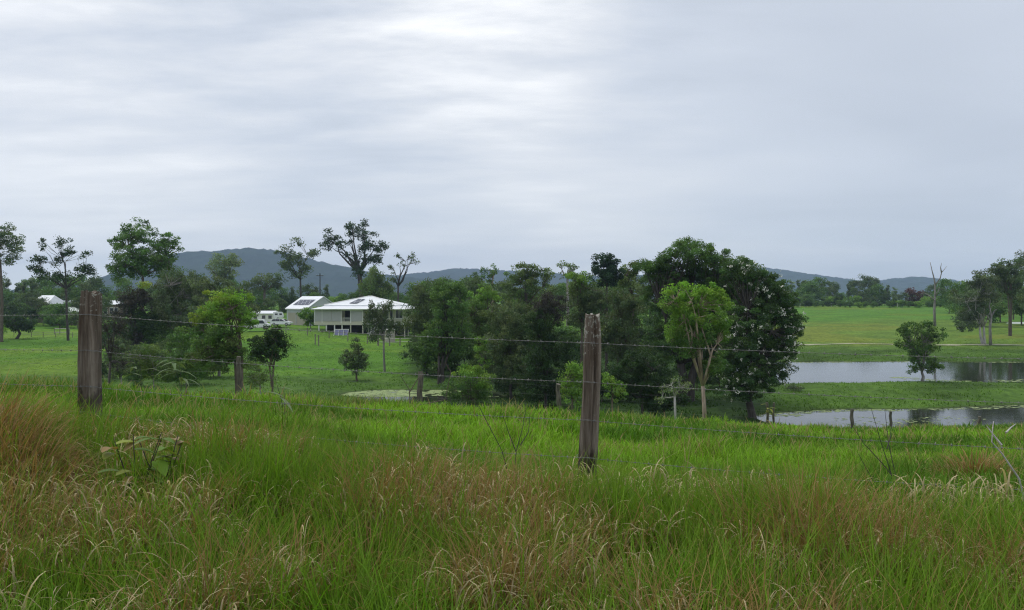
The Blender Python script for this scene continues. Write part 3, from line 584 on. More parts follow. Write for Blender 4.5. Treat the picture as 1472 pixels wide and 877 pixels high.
# ------------------------------------------------------------------ grass
def blades(P, h, w, az, t0, bend, col, n=3, tipcol=None, pw=.75):
    """curved blades; az lean direction, t0 base lean, bend total curl (radians)"""
    k = len(P); dirv = np.stack([np.cos(az), np.sin(az)], 1); fa = az + np.pi/2 + R.uniform(-.8, .8, k)
    side = np.stack([np.cos(fa), np.sin(fa), np.zeros(k)], 1)
    pos = P.copy(); V = np.empty((k, 2*(n+1), 3)); cc = np.empty((k, 2*(n+1), 3)); st = h/n
    for i in range(n+1):
        t = i/n; ww = (w*(1-t)**pw + w*.08)[:, None]*.5
        V[:, 2*i] = pos - side*ww; V[:, 2*i+1] = pos + side*ww
        c = col*(1 if tipcol is None else 1-t**1.5) + (0 if tipcol is None else tipcol*t**1.5)
        cc[:, 2*i] = c; cc[:, 2*i+1] = c
        th = t0 + bend*((i+.7)/n)**1.6
        pos = pos + np.concatenate([dirv*(np.sin(th)*st)[:, None], (np.cos(th)*st)[:, None]], 1)
    b = (np.arange(k)*2*(n+1))[:, None, None]; j = (np.arange(n)*2)[None, :, None]
    Fq = (b + j + np.array([0, 1, 3, 2])[None, None, :]).reshape(-1, 4)
    return V.reshape(-1, 3), Fq, cc.reshape(-1, 3)
def join(parts):
    off = 0; Vs = []; Fs = []; Cs = []
    for V, Fq, c in parts: Vs.append(V); Fs.append(Fq + off); Cs.append(c); off += len(V)
    return np.concatenate(Vs), np.concatenate(Fs), np.concatenate(Cs)
GRN = np.array([.135, .285, .014]); GRN2 = np.array([.055, .140, .010]); BRN = np.array([.12, .070, .026]); STR = np.array([.66, .55, .32]); YEL = np.array([.20, .24, .045]); LUSH = np.array([.165, .315, .022])

def fence_y(x):   # line of the front fence
    return 7.5 - (x-.75)*.24
def verge():
    nt_ = 17000
    y = 2.5 + (R.random(nt_)**.8)*8.0; x = R.uniform(-1, 1, nt_)*(y*.72+1.2)
    ok = y < fence_y(x) + 1.2*(fbm(x/1.2, y, 60, 3)-.5) + .15 - .8*smooth01((x-.5)/2.5)
    ok &= fbm(x/.5, y/.4, 67, 2) > .40; x = x[ok]; y = y[ok]; n = len(x)
    brown = fbm(x/.75, y/.6, 61, 4) + .07*np.exp(-((y-4.6)/.9)**2)
    brown = np.where((y < 3.9) & (x < -.6), brown-.18, brown)
    hh = .36 + .26*fbm(x/1.1, y/1.1, 62, 3) + .10*smooth01((brown-.5)*6)
    hh = hh*(.75+.6*fbm(x/.45, y/.45, 66, 2)); brown = brown - .05*smooth01((y-5.4)/1.0) + .022 + .05*np.exp(-((x-.1)/1.1)**2-((y-4.1)/.7)**2)
    hh = hh*(1-.48*smooth01((y-fence_y(x)+1.7)/1.5)); brown = brown - .05*smooth01((y-fence_y(x)+1.3)/1.2)
    per = 11; parts = []
    idx = np.repeat(np.arange(n), per); k = len(idx)
    a = R.uniform(0, 2*np.pi, k); r = R.random(k)*.11
    P = np.stack([x[idx]+np.cos(a)*r, y[idx]+np.sin(a)*r, np.zeros(k)], 1); P[:, 2] = H(P[:, 0], P[:, 1]) - .02
    isb = R.random(k) < smooth01((brown[idx]-.52)*9)*.75 + .07
    g = R.random((k, 1)); base = np.where(isb[:, None], BRN*(1-g)+np.array([.27, .18, .07])*g, GRN2*(1-g)+GRN*g)*R.uniform(.7, 1.25, (k, 1))
    tip = np.where(isb[:, None], np.array([.30, .20, .075]), YEL*.45+base*.75)
    h = hh[idx]*R.uniform(.55, 1.3, k); w = np.maximum(.0072, y[idx]*.0017)*R.uniform(.7, 1.5, k)
    az = a + R.normal(0, .7, k)
    parts.append(blades(P, h, w, az, R.uniform(.02, .30, k), R.uniform(.1, 1.0, k) + isb*R.uniform(0, 1.3, k), base, 4, tip))
    # broader fresh blades standing through the mat
    m = 5200; y3 = 2.6 + R.random(m)*3.6; x3 = R.uniform(-1, 1, m)*(y3*.7+.8); kk = fbm(x3/.9, y3/.8, 69, 3) > .5; x3 = x3[kk]; y3 = y3[kk]; m = len(x3)
    g = R.random((m, 1)); base = (np.array([.10, .25, .012])*(1-g) + np.array([.19, .34, .03])*g)
    parts.append(blades(np.stack([x3, y3, H(x3, y3)], 1), R.uniform(.35, .62, m), R.uniform(.010, .018, m), R.uniform(0, 6.28, m), R.uniform(.05, .35, m), R.uniform(.2, 1.5, m), base*.8, 5, base*1.1))
    # arching straw coloured seed heads and dead leaf tips
    m = 21000; y2 = 2.6 + R.random(m)**.9*5.4; x2 = R.uniform(-1, 1, m)*(y2*.7+.8)
    keep = (fbm(x2/.75, y2/.6, 61, 4) + .06*np.exp(-((y2-4.6)/1.2)**2) > R.uniform(.44, .66, m)) & (y2 < fence_y(x2)-.2); x2 = x2[keep]; y2 = y2[keep]; m = len(x2)
    P = np.stack([x2, y2, H(x2, y2) + R.uniform(.10, .30, m)], 1)
    h = R.uniform(.13, .34, m); w = R.uniform(.008, .015, m)*np.clip(y2/4.5, .8, 1.4)
    c = STR*R.uniform(.5, 1.15, (m, 1)); parts.append(blades(P, h, w, R.uniform(0, 2*np.pi, m), R.uniform(.0, .35, m), R.uniform(1.3, 2.9, m), c*.6, 6, c, .6))
    return parts
def tuft_clump(cx, cy, rad, n, hgt, brown, seed):
    r = np.random.default_rng(seed); a = r.uniform(0, 2*np.pi, n); q = rad*np.sqrt(r.random(n))
    P = np.stack([cx+np.cos(a)*q, cy+np.sin(a)*q*.8, np.zeros(n)], 1); P[:, 2] = H(P[:, 0], P[:, 1])-.03
    isb = r.random(n) < brown; g = r.random((n, 1))
    base = np.where(isb[:, None], BRN*(1-g)+np.array([.22, .13, .06])*g, GRN2*(1-g)+GRN*g)
    tip = np.where(isb[:, None], np.array([.34, .22, .09])*r.uniform(.6, 1.4, (n, 1)), YEL*.8)
    h = hgt*(1-.45*(q/rad)**2)*r.uniform(.6, 1.2, n)
    return blades(P, h, np.maximum(.009, cy*.0017)*r.uniform(.7, 1.5, n), a+r.normal(0, .5, n), .05+.5*(q/rad)*r.random(n), r.uniform(.4, 2.2, n), base, 5, tip)
def field():
    parts = []
    # dense fresh pasture between the fences
    for (y0, y1, n, hm, wk) in ((5.2, 14, 105000, .26, .0014), (14, 27, 85000, .27, .0017), (27, 52, 70000, .30, .0021)):
        y = R.uniform(y0**1.0, y1, n); x = R.uniform(-1, 1, n)*(y*.70+1.5)
        ok = (y > fence_y(x) + 1.2*(fbm(x/1.2, y, 60, 3)-.5) - .5 - .8*smooth01((x-.5)/2.5)); 
        ok &= Hb(x, y) > WATER+.1
        x = x[ok]; y = y[ok]; n = len(x)
        tall = fbm(x/1.5, y/1.5, 71, 3); patch = fbm(x/5, y/4, 72, 4); thick = .6+.4*smooth01((y-8)/2)
        P = np.stack([x, y, H(x, y)-.02], 1); g = R.random((n, 1)); pp = smooth01((patch[:, None]-.40)*6)
        base = (np.array([.070, .165, .014])*(1-pp) + LUSH*pp)*(.60+.75*g)
        yl = smooth01((fbm(x/2.2, y/2, 73, 3)-.60)*9)[:, None]*R.random((n, 1)); base = base*(1-yl*.7) + YEL*yl*.7
        tip = base*1.25 + np.array([.02, .03, 0])
        h = hm*(.35+1.15*tall)*R.uniform(.45, 1.3, n); dk = smooth01((fbm(x/.7, y/.9, 78, 3)-.5)*7)[:, None]; ol = smooth01((fbm(x/3.1, y/2.6, 74, 4)-.50)*8)[:, None]; base = base*(1-.45*ol) + np.array([.13, .17, .035])*.45*ol; base = base*(1-.42*dk); h = h*(1+.35*dk[:, 0])
        dr = R.random(n) < .02*(1+4*(fbm(x/2, y/2, 79, 3) > .58)); base[dr] = np.array([.24, .20, .08]); tip[dr] = np.array([.34, .28, .13]); h[dr] *= 1.35
        parts.append(blades(P, h, y*wk*R.uniform(.7, 1.5, n), R.uniform(0, 2*np.pi, n), R.uniform(.0, .4, n), R.uniform(.2, 1.6, n), base, 3, tip))
    # longer dull growth along the second fence line
    n = 24000; p = R.uniform(20, 1600, n); dc = np.interp(p, [0, 343, 604, 803, 1107, 1225, 1472], [19.5, 21, 25, 28, 36, 40, 45])
    y = dc + R.normal(.6, .8, n); x = (p-CX)/F*y; k = fbm(x/2.2, y/3, 75, 3); ok = k > .5; x = x[ok]; y = y[ok]; n = len(x)
    g = R.random((n, 1)); base = np.where(g < .5, np.array([.17, .20, .045]), np.array([.09, .17, .02]))*R.uniform(.7, 1.2, (n, 1))
    parts.append(blades(np.stack([x, y, H(x, y)-.02], 1), R.uniform(.25, .62, n), y*.0016*R.uniform(.6, 1.4, n), R.uniform(0, 6.28, n), R.uniform(0, .4, n), R.uniform(.2, 1.6, n), base, 3, base*1.4+.03))
    return parts
V, Fq, cc = join(verge()); o = mk('long_verge_grass', V, Fq, M_grass, cc); tag(o, kind='stuff')
V, Fq, cc = join(field()); o = mk('pasture_grass', V, Fq, M_grass, cc); tag(o, kind='stuff')
def far_tufts():
    parts = []
    n = 110000; y = 52 + R.random(n)*110; x = R.uniform(-1, 1, n)*(y*.7)
    z = H(x, y); ok = (z > WATER+.03) & (fbm(x/3, y/3, 81, 3) > .42); 
    x = x[ok]; y = y[ok]; z = z[ok]; n = len(x)
    base = ground_colour(x, y, z)*R.uniform(1.0, 1.75, (n, 1))
    near = np.clip((WATER+.7-z)/.6, 0, 1)
    parts.append(blades(np.stack([x, y, z-.02], 1), R.uniform(.06, .2, n)+near*.12, R.uniform(.05, .13, n), R.uniform(0, 6.28, n), R.uniform(0, .6, n), R.uniform(0, .9, n), base, 2, base*1.2))
    return parts
V, Fq, cc = join(far_tufts()); o = mk('paddock_tufts', V, Fq, M_grass, cc); tag(o, kind='stuff')

V, Fq, cc = join([tuft_clump(-4.0, 6.1, .45, 2200, .80, .8, 5), tuft_clump(-4.35, 6.5, .45, 1900, .92, .8, 6), tuft_clump(-3.6, 5.8, .45, 1600, .72, .7, 7)])
o = mk('tall_grass_clump', V, Fq, M_grass, cc); tag(o, 'big clump of tall brown dry grass at the left photo edge', 'grass clump')
for px_, d_, s_, lab in ((655, 6.9, 8, 'brown tussock of dry grass in the middle of the verge left of the right post'), (1090, 6.3, 9, 'brown tussock of dry grass right of the right fence post'), (540, 4.6, 10, 'reddish brown tussock low in the middle of the verge'), (1330, 5.2, 11, 'leaning brown tussock near the lower right corner'), (1398, 8.6, 12, 'dark brownish tussock standing alone in the bright pasture at right'), (150, 4.7, 13, 'brown tussock at the lower left below the broad leaved weed')):
    x_ = (px_-CX)/F*d_; V, Fq, cc = tuft_clump(x_, d_, .32, 900, .52, .8, s_)
    tag(mk('grass_tussock', V, Fq, M_grass, cc), lab, 'grass tussock')

# broad-leaved weeds
def leafblade(mb, col, base, tip, wid, sag, c, arr):
    base = np.array(base, float); tip = np.array(tip, float); d = tip-base; L = np.linalg.norm(d)
    side = np.cross(d, (0, 0, 1)); side /= np.linalg.norm(side)+1e-9
    n = 7; vs = []
    for i in range(n+1):
        t = i/n; p = base + d*t + np.array([0, 0, -sag*(t*t)*L]); w = wid*math.sin(math.pi*min(.98, t*.9+.08))**.8
        up = np.array([0, 0, w*.25])
        vs += [p-side*w+up, p, p+side*w+up]
    b = len(mb.v); mb.v += [tuple(v) for v in vs]
    for i in range(n):
        for j in (0, 1): mb.f.append([b+3*i+j, b+3*i+j+1, b+3*i+j+4, b+3*i+j+3])
    arr += [c]*len(vs)
def weed_plant(px, d, hgt, nleaf, ll, lw, cols, label, seed, name='broad_leaf_weed', spread=.7, stemcol='dark'):
    r = np.random.default_rng(seed); b = at(px, d); root = empty(name, b); tag(root, label, 'weed')
    st = MB(); ns = max(2, nleaf//5); tops = []
    for i in range(ns):
        a = r.uniform(0, 6.28); t = np.array([math.cos(a)*hgt*.3*spread, math.sin(a)*hgt*.3*spread, hgt*r.uniform(.75, 1)]); tops.append(t)
        st.tube([(0, 0, -.05), t*np.array([.3, .3, .5]), t], [.006, .005, .003], 5)
    st.build('stem', M_bark[stemcol], root)
    mb = MB(); arr = []
    for i in range(nleaf):
        t = tops[i % ns]; f = r.uniform(.45, 1); p = t*np.array([f, f, f]); a = r.uniform(0, 6.28)
        q = p + np.array([math.cos(a), math.sin(a), r.uniform(-.1, .6)])*ll*r.uniform(.6, 1.2)
        c = np.array(cols[r.integers(len(cols))])*r.uniform(.8, 1.2); leafblade(mb, None, p, q, lw*r.uniform(.7, 1.2), r.uniform(.2, .7), c, arr)
    mk('foliage', np.array(mb.v), mb.f, M_leaf, np.array(arr), parent=root, smooth=True)
weed_plant(196, 5.7, .80, 22, .17, .045, [(.12, .22, .02), (.22, .26, .04), (.10, .17, .03), (.30, .20, .07)], 'broad leaved weed with yellowing leaves in front of the left post', 3)
weed_plant(232, 5.9, .74, 16, .14, .035, [(.24, .22, .06), (.30, .22, .10), (.14, .2, .03)], 'wilting brown leaved weed right of the yellowing broad leaved weed', 4)
weed_plant(262, 19.5, 1.15, 14, .5, .045, [(.10, .16, .06), (.16, .22, .10)], 'pale long leaved weed at the crest left of the acacia', 6, 'long_leaf_weed')
weed_plant(205, 19, .95, 9, .42, .035, [(.14, .19, .08)], 'smaller long leaved weed left of the pale one at the crest', 61, 'long_leaf_weed')
weed_plant(410, 12.5, .85, 6, .40, .03, [(.15, .2, .10)], 'thin weed with drooping pale leaves right of the dark bush', 7, 'long_leaf_weed', stemcol='brown')
weed_plant(1405, 2.75, .66, 4, .22, .045, [(.10, .24, .04)], 'large smooth green leaf plant at the bottom right corner', 9)
weed_plant(1455, 2.85, .76, 4, .18, .04, [(.10, .24, .04)], 'second green leaf plant touching the right edge at the bottom', 10)
weed_plant(1105, 35.6, 1.1, 12, .3, .05, [(.22, .24, .05)], 'yellowish tall weed against the double fence post', 12, 'long_leaf_weed', stemcol='brown')
def bare(px, d, lines, label, bark, r=.005, name='bare_stalks', cat='dead stalks'):
    b = at(px, d); mb = MB(); m = d/F
    for ln in lines:
        pts = [np.array([(q-px)*m, .04*i, (HY-v)*m-b[2]]) for i, (q, v) in enumerate(ln)]
        n = len(pts); mb.tube(pts, [r*(1-.65*i/(n-1)) for i in range(n)], 5)
    o = mb.build(name, M_bark[bark]); o.location = b; tag(o, label, cat)
bare(1290, 6.4, [[(1300, 745), (1287, 690), (1275, 645), (1262, 590)], [(1287, 690), (1272, 668), (1248, 640), (1232, 612)], [(1298, 735), (1292, 690), (1284, 640), (1282, 592)], [(1275, 645), (1284, 628), (1288, 606)], [(1292, 745), (1262, 700), (1240, 655)]],
     'cluster of thin leafless brown stalks rising before the lower pond', 'dark')
bare(745, 7.0, [[(738, 705), (742, 650), (752, 615), (757, 585)], [(742, 650), (730, 620), (722, 596)], [(735, 700), (722, 650), (690, 590), (672, 570)], [(748, 640), (760, 622), (762, 600)]],
     'thin dark leafless stalks left of the right fence post', 'dark')
bare(1462, 5.8, [[(1482, 760), (1470, 690), (1450, 655), (1440, 640), (1446, 622), (1452, 612)], [(1440, 640), (1434, 628), (1428, 615)], [(1446, 622), (1458, 616), (1470, 612)]],
     'pale grey forked dead twig at the right photo edge', 'white', .008, 'dead_twig', 'twig')
bare(590, 23.5, [[(590, 585), (588, 560), (575, 540)], [(588, 565), (600, 545), (612, 535)], [(590, 585), (640, 575), (648, 535), (640, 522)]],
     'reddish thin weeds climbing round the lichened second fence post', 'brown', .02)

# ------------------------------------------------------------------ fences
def mat_post():
    m, nt, b = newmat('weathered_fence_timber')
    g = noise(nt, 14, 8, .7, mapscale=(1, 1, .07)); s = noise(nt, 5, 5, .6, mapscale=(1, 1, .35)); l = noise(nt, 26, 4, .6)
    c = ramp(nt, g, [(.30, (.045, .034, .025)), (.48, (.16, .128, .10)), (.70, (.35, .305, .25))])
    c = mix(nt, ramp(nt, s, [(.54, (0, 0, 0)), (.68, (.6, .6, .6))]), c, (.085, .045, .028))
    # lichen, mostly near the top, rain-dark foot
    tc = N(nt, 'ShaderNodeTexCoord'); sp = N(nt, 'ShaderNodeSeparateXYZ'); nt.links.new(tc.outputs['Object'], sp.inputs[0])
    mr = N(nt, 'ShaderNodeMapRange'); nt.links.new(sp.outputs[2], mr.inputs[0])
    mr.inputs[1].default_value = 1.15; mr.inputs[2].default_value = 1.85; mr.inputs[3].default_value = -.12; mr.inputs[4].default_value = .10
    ad = N(nt, 'ShaderNodeMath', operation='ADD'); nt.links.new(l, ad.inputs[0]); nt.links.new(mr.outputs[0], ad.inputs[1])
    c = mix(nt, ramp(nt, ad.outputs[0], [(.58, (0, 0, 0)), (.64, (.8, .8, .8))]), c, (.42, .42, .36))
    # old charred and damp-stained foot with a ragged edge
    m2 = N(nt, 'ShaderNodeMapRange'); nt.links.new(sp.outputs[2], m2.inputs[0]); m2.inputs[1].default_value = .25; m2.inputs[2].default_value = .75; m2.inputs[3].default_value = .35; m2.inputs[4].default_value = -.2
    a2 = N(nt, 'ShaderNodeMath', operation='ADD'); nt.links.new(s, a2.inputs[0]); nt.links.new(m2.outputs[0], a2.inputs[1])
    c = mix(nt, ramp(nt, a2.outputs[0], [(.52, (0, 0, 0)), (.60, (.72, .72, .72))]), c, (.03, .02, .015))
    nt.links.new(c, b.inputs['Base Color']); b.inputs['Roughness'].default_value = .9; b.inputs['Specular IOR Level'].default_value = .2
    bump(nt, b, g, 1.0, .03); return m
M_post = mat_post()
M_post2 = mat_bark('old_round_post', (.035, .03, .022), (.15, .135, .10), 5)
M_wire = mat_plain('galvanised_wire', (.20, .20, .19), .6, .3, 30, metal=.3)
def post_mesh(w, dth, h, seed, top_w=None, jag=.035, lean=0.):
    r = np.random.default_rng(seed); nl = 44; prof = []
    nx = 7; ny = 4
    for i in range(nx): prof.append((-1+2*i/nx, -1))
    for i in range(ny): prof.append((1, -1+2*i/ny))
    for i in range(nx): prof.append((1-2*i/nx, 1))
    for i in range(ny): prof.append((-1, 1-2*i/ny))
    n = len(prof); off = r.normal(0, .11, n); off[1 if seed == 21 else 5] = -.34; off[4 if seed == 21 else 2] = -.2; V = []
    for k in range(nl):
        t = k/(nl-1); z = -.25 + t*(h+.25)
        sc = 1 + (1-t)*.10 + .07*(float(vnoise(t*5, seed*1.3, 4))-.5)*2 - .10*smooth01((t-.9)/.1)
        for i, (a, b) in enumerate(prof):
            q = 1 + off[i]*1.1 + .05*(float(vnoise(i*1.7, t*7, seed))-.5) + .05*(float(vnoise(i*2.1, t*26, seed+3))-.5)
            cr = .9 if abs(a) > .98 and abs(b) > .98 else 1
            zz = z
            if k >= nl-2: zz = z - jag*float(hsh(np.array(i//2), np.array(3), seed))*(1 if k == nl-1 else .5)
            V.append((a*w/2*sc*q*cr + lean*(t*h) + .012*math.sin(t*5+seed), b*dth/2*sc*q*cr, zz))
    Fc = []
    for k in range(nl-1):
        for i in range(n): j = (i+1) % n; Fc.append([k*n+i, k*n+j, (k+1)*n+j, (k+1)*n+i])
    cx = np.mean(np.array(V[-n:]), 0); V.append((cx[0], cx[1], cx[2]-.02)); c = len(V)-1
    for i in range(n): Fc.append([(nl-1)*n+i, (nl-1)*n+(i+1) % n, c])
    return V, Fc
def barbed(pa, pb, sag, seed):
    """wire from pa to pb with barbs, returns MB content"""
    pa = np.array(pa); pb = np.array(pb); L = np.linalg.norm(pb-pa); mb = MB(); n = max(4, int(L/.35))
    r = np.random.default_rng(seed)
    def P(t): return pa + (pb-pa)*t + np.array([0, 0, -sag*4*t*(1-t)])
    mb.tube([P(i/n) for i in range(n+1)], .0016, 5)
    m = int(L/.02); mb.tube([P(i/m) + .0026*np.array([math.cos(i*1.6)*.3, math.sin(i*1.6), math.cos(i*1.6)]) for i in range(m+1)], .0012, 3)
    k = int(L/.125)
    for i in range(k):
        c = P((i+.5)/k)
        for j in range(2):
            a = r.uniform(0, 3.14); v = np.array([.35*r.uniform(-1, 1), math.cos(a)*.8, math.sin(a)])*.017
            mb.tube([c-v, c+v], .0016, 4)
        mb.tube([c-np.array([.008, 0, 0]), c+np.array([.008, 0, 0])], .0048, 5)
    return mb
PL = np.array([(130-CX)/F*8.8, 8.8]); PR = np.array([(843-CX)/F*7.5, 7.5])
dirf = (PR-PL); PR2 = PR+dirf; PL2 = PL-dirf
front = empty('barbed_wire_fence', (PR[0], PR[1], h1(*PR))); tag(front, 'old split post and barbed wire fence across the foreground', 'fence')
fz = front.location.copy()
def fpost(xy, topz, w, dth, seed, label, lean=0., jag=.035):
    g = h1(*xy); V, Fc = post_mesh(w, dth, topz-g, seed, jag=jag, lean=lean)
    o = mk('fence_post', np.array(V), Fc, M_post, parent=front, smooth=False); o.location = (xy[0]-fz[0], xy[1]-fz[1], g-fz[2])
    if label: o['label'] = label
    return o
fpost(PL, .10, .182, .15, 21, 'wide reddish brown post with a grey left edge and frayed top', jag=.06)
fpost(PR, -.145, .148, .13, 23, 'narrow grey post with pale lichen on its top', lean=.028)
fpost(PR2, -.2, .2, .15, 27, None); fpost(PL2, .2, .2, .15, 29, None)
WZ = {0: (-.15, -.184, -.42, -.50), 1: (-.5, -.576, -.786, -.86), 2: (-.86, -.97, -1.14, -1.25), 3: (-1.15, -1.25, -1.49, -1.56)}
for k, zs in WZ.items():
    mb = MB(); off = -.10
    pts = [np.array([p[0]+.0, p[1]+off, z]) for p, z in zip((PL2, PL, PR, PR2), zs)]
    for i in range(3):
        s = barbed(pts[i], pts[i+1], .035 if k < 3 else .05, 50+k*5+i); mb.poly(s.v, s.f)
    for p, z in ((PL, zs[1]), (PR, zs[2])):    # tie wire round the post
        ring = [np.array([p[0]+.108*math.cos(a)*(1 if p is PL else .84), p[1]+.10*math.sin(a), z+.006*math.sin(3*a)]) for a in np.linspace(0, 6.283, 15)]
        mb.tube(ring, .0022, 4)
    mb.v = [(v[0]-fz[0], v[1]-fz[1], v[2]-fz[2]) for v in mb.v]
    mb.build('barbed_wire', M_wire, front, smooth=True)

b0 = at(604, 25); back = empty('field_fence', b0); tag(back, 'second fence of grey round posts along the far edge of the bright pasture', 'fence')
tops = []
for px, d, ht, rr, dbl in ((-80, 18.6, 1.15, .08, 0), (131, 19.8, 1.0, .07, 0), (344, 21, 1.2, .065, 0), (604, 25, 1.28, .085, 0), (803, 28, 1.2, .08, 0), (1103, 36, 1.15, .06, 0), (1112, 36.1, 1.15, .055, 0), (1225, 39.5, 1.15, .085, 0), (1280, 41.5, 1.1, .07, 0), (1408, 44.5, .8, .09, 0), (1560, 46, 1.1, .09, 0)):
    p = at(px, d); mb = MB(); r = np.random.default_rng(px+200); n = 7
    mb.tube([(r.normal()*.012 + .02*math.sin(i+px), r.normal()*.012, -.3+(ht+.3)*i/n) for i in range(n+1)], [rr*r.uniform(.9, 1.1)*(1.05-.1*i/n) for i in range(n+1)], 9)
    o = mb.build('fence_post', M_post2, back, smooth=False); o.location = (p[0]-b0[0], p[1]-b0[1], p[2]-b0[2]); tops.append((p-b0, ht))
for q in (.93, .66, .38):
    mb = MB()
    for i in range(len(tops)-1):
        a, ha = tops[i]; b, hb = tops[i+1]; pa = a+np.array([0, 0, ha*q]); pb = b+np.array([0, 0, hb*q])
        mb.tube([pa, (pa+pb)/2-np.array([0, 0, .04]), pb], .0015, 4)
    mb.build('fence_wire', M_wire, back)

M_wood = mat_plain('grey_farm_timber', (.20, .18, .15), .9, .3, 6)
M_rail = mat_plain('whitewashed_rail', (.45, .45, .40), .8, .2, 4)
def simple_fence(name, label, pts, ht, r, wires, mat, wmat, wr=.012):
    b0 = at(*pts[0]); root = empty(name, b0); tag(root, label, 'fence'); P = [at(a, d)-b0 for a, d in pts]
    for p in P:
        mb = MB(); mb.tube([p+np.array([0, 0, -.2]), p+np.array([.02, 0, ht])], r, 7); mb.build('post', mat, root)
    for q in wires:
        mb = MB()
        for a, b in zip(P[:-1], P[1:]): mb.tube([a+np.array([0, 0, ht*q]), b+np.array([0, 0, ht*q])], wr, 4)
        mb.build('rail' if wr > .03 else 'fence_wire', wmat, root)
simple_fence('paddock_fence', 'thin post fence stepping down the lawn below the shed and house',
             [(398, 156), (411, 155.5), (442, 153), (473, 150), (500, 147), (528, 144.5), (543, 142)], 1.5, .09, (.9, .55, .25), M_wood, M_wire)
simple_fence('cross_fence', 'short stretch of two dark posts in the paddock left of the small tree', [(453, 140), (458, 138)], 1.9, .1, (.85,), M_wood, M_wire)
simple_fence('rail_fence', 'pale railed yard fence below the water tank', [(544, 142), (552, 142), (560, 142), (575, 143), (600, 145)], 1.35, .11, (.95, .5), M_wood, M_rail, .05)
simple_fence('meadow_fence', 'thin wire fence on light posts at the top of the left paddock', [(-30, 166), (0, 165), (20, 164), (45, 163), (62, 162), (80, 162), (104, 162), (130, 161), (160, 160)], 1.1, .06, (.9, .5), M_wood, M_wire, .02)
simple_fence('timber_rail', 'pale horizontal rail with dark hooped ends beside the thin gum trunk', [(78, 172), (86, 172.2), (100, 172.6)], 1.3, .08, (.35, .95), M_wood, M_rail, .06)
simple_fence('bank_fence', 'far wire fence on small posts along the edge of the tree line', [(1150, 338), (1195, 338), (1203, 338), (1290, 338), (1380, 338), (1470, 338)], 1.6, .13, (.9,), M_rail, M_wire, .02)

# ------------------------------------------------------------------ buildings
def mat_corr(name, col, scale, axis='X', rough=.45):
    m, nt, b = newmat(name)
    tc = N(nt, 'ShaderNodeTexCoord'); w = N(nt, 'ShaderNodeTexWave', bands_direction=axis); w.inputs['Scale'].default_value = scale
    nt.links.new(tc.outputs['Object'], w.inputs[0]); n = noise(nt, .8, 5)
    c = ramp(nt, n, [(.3, tuple(v*.88 for v in col)), (.7, col)])
    nt.links.new(c, b.inputs['Base Color']); b.inputs['Roughness'].default_value = rough; bump(nt, b, w.outputs['Fac'], .5, .03); return m
M_roof = mat_corr('white_roof_sheeting', (.80, .82, .84), 1.6)
M_wallw = mat_corr('light_grey_wall_sheeting', (.46, .49, .50), 1.5, 'Z')
M_cream = mat_plain('cream_weatherboard', (.58, .56, .44), .7, .06)
M_door = mat_corr('beige_roller_door', (.42, .38, .30), 2.2, 'Z')
M_blind = mat_plain('grey_outdoor_blind', (.42, .42, .42), .8, .05)
M_trim = mat_plain('white_painted_trim', (.78, .78, .74), .5, .04)
M_dark = mat_plain('painted_recess_shade', (.03, .028, .026), .9, .3)  # near-black colour painting in the shade of underfloor and doorway
M_glass, _nt, _b = newmat('window_glass'); _b.inputs['Base Color'].default_value = (.03, .035, .04, 1); _b.inputs['Roughness'].default_value = .08
M_solar, _nt, _b = newmat('solar_cell_glass')
_br = N(_nt, 'ShaderNodeTexBrick'); _br.offset = 0; _br.inputs['Color1'].default_value = (.03, .035, .06, 1); _br.inputs['Color2'].default_value = (.04, .045, .07, 1); _br.inputs['Mortar'].default_value = (.35, .36, .38, 1)
_br.inputs['Scale'].default_value = 1.0; _br.inputs['Mortar Size'].default_value = .05; _br.inputs['Brick Width'].default_value = 1.0; _br.inputs['Row Height'].default_value = 1.7
_tc = N(_nt, 'ShaderNodeTexCoord'); _nt.links.new(_tc.outputs['Object'], _br.inputs[0]); _nt.links.new(_br.outputs[0], _b.inputs['Base Color']); _b.inputs['Roughness'].default_value = .12

def slab(mb, quad, th):     # thick sheet from 4 points
    q = [np.array(p, float) for p in quad]; n = np.cross(q[1]-q[0], q[3]-q[0]); n = n/np.linalg.norm(n)*th
    if n[2] < 0: n = -n
    mb.poly([*q, *[p+n for p in q]], [(0, 1, 2, 3), (7, 6, 5, 4), (0, 4, 5, 1), (1, 5, 6, 2), (2, 6, 7, 3), (3, 7, 4, 0)])

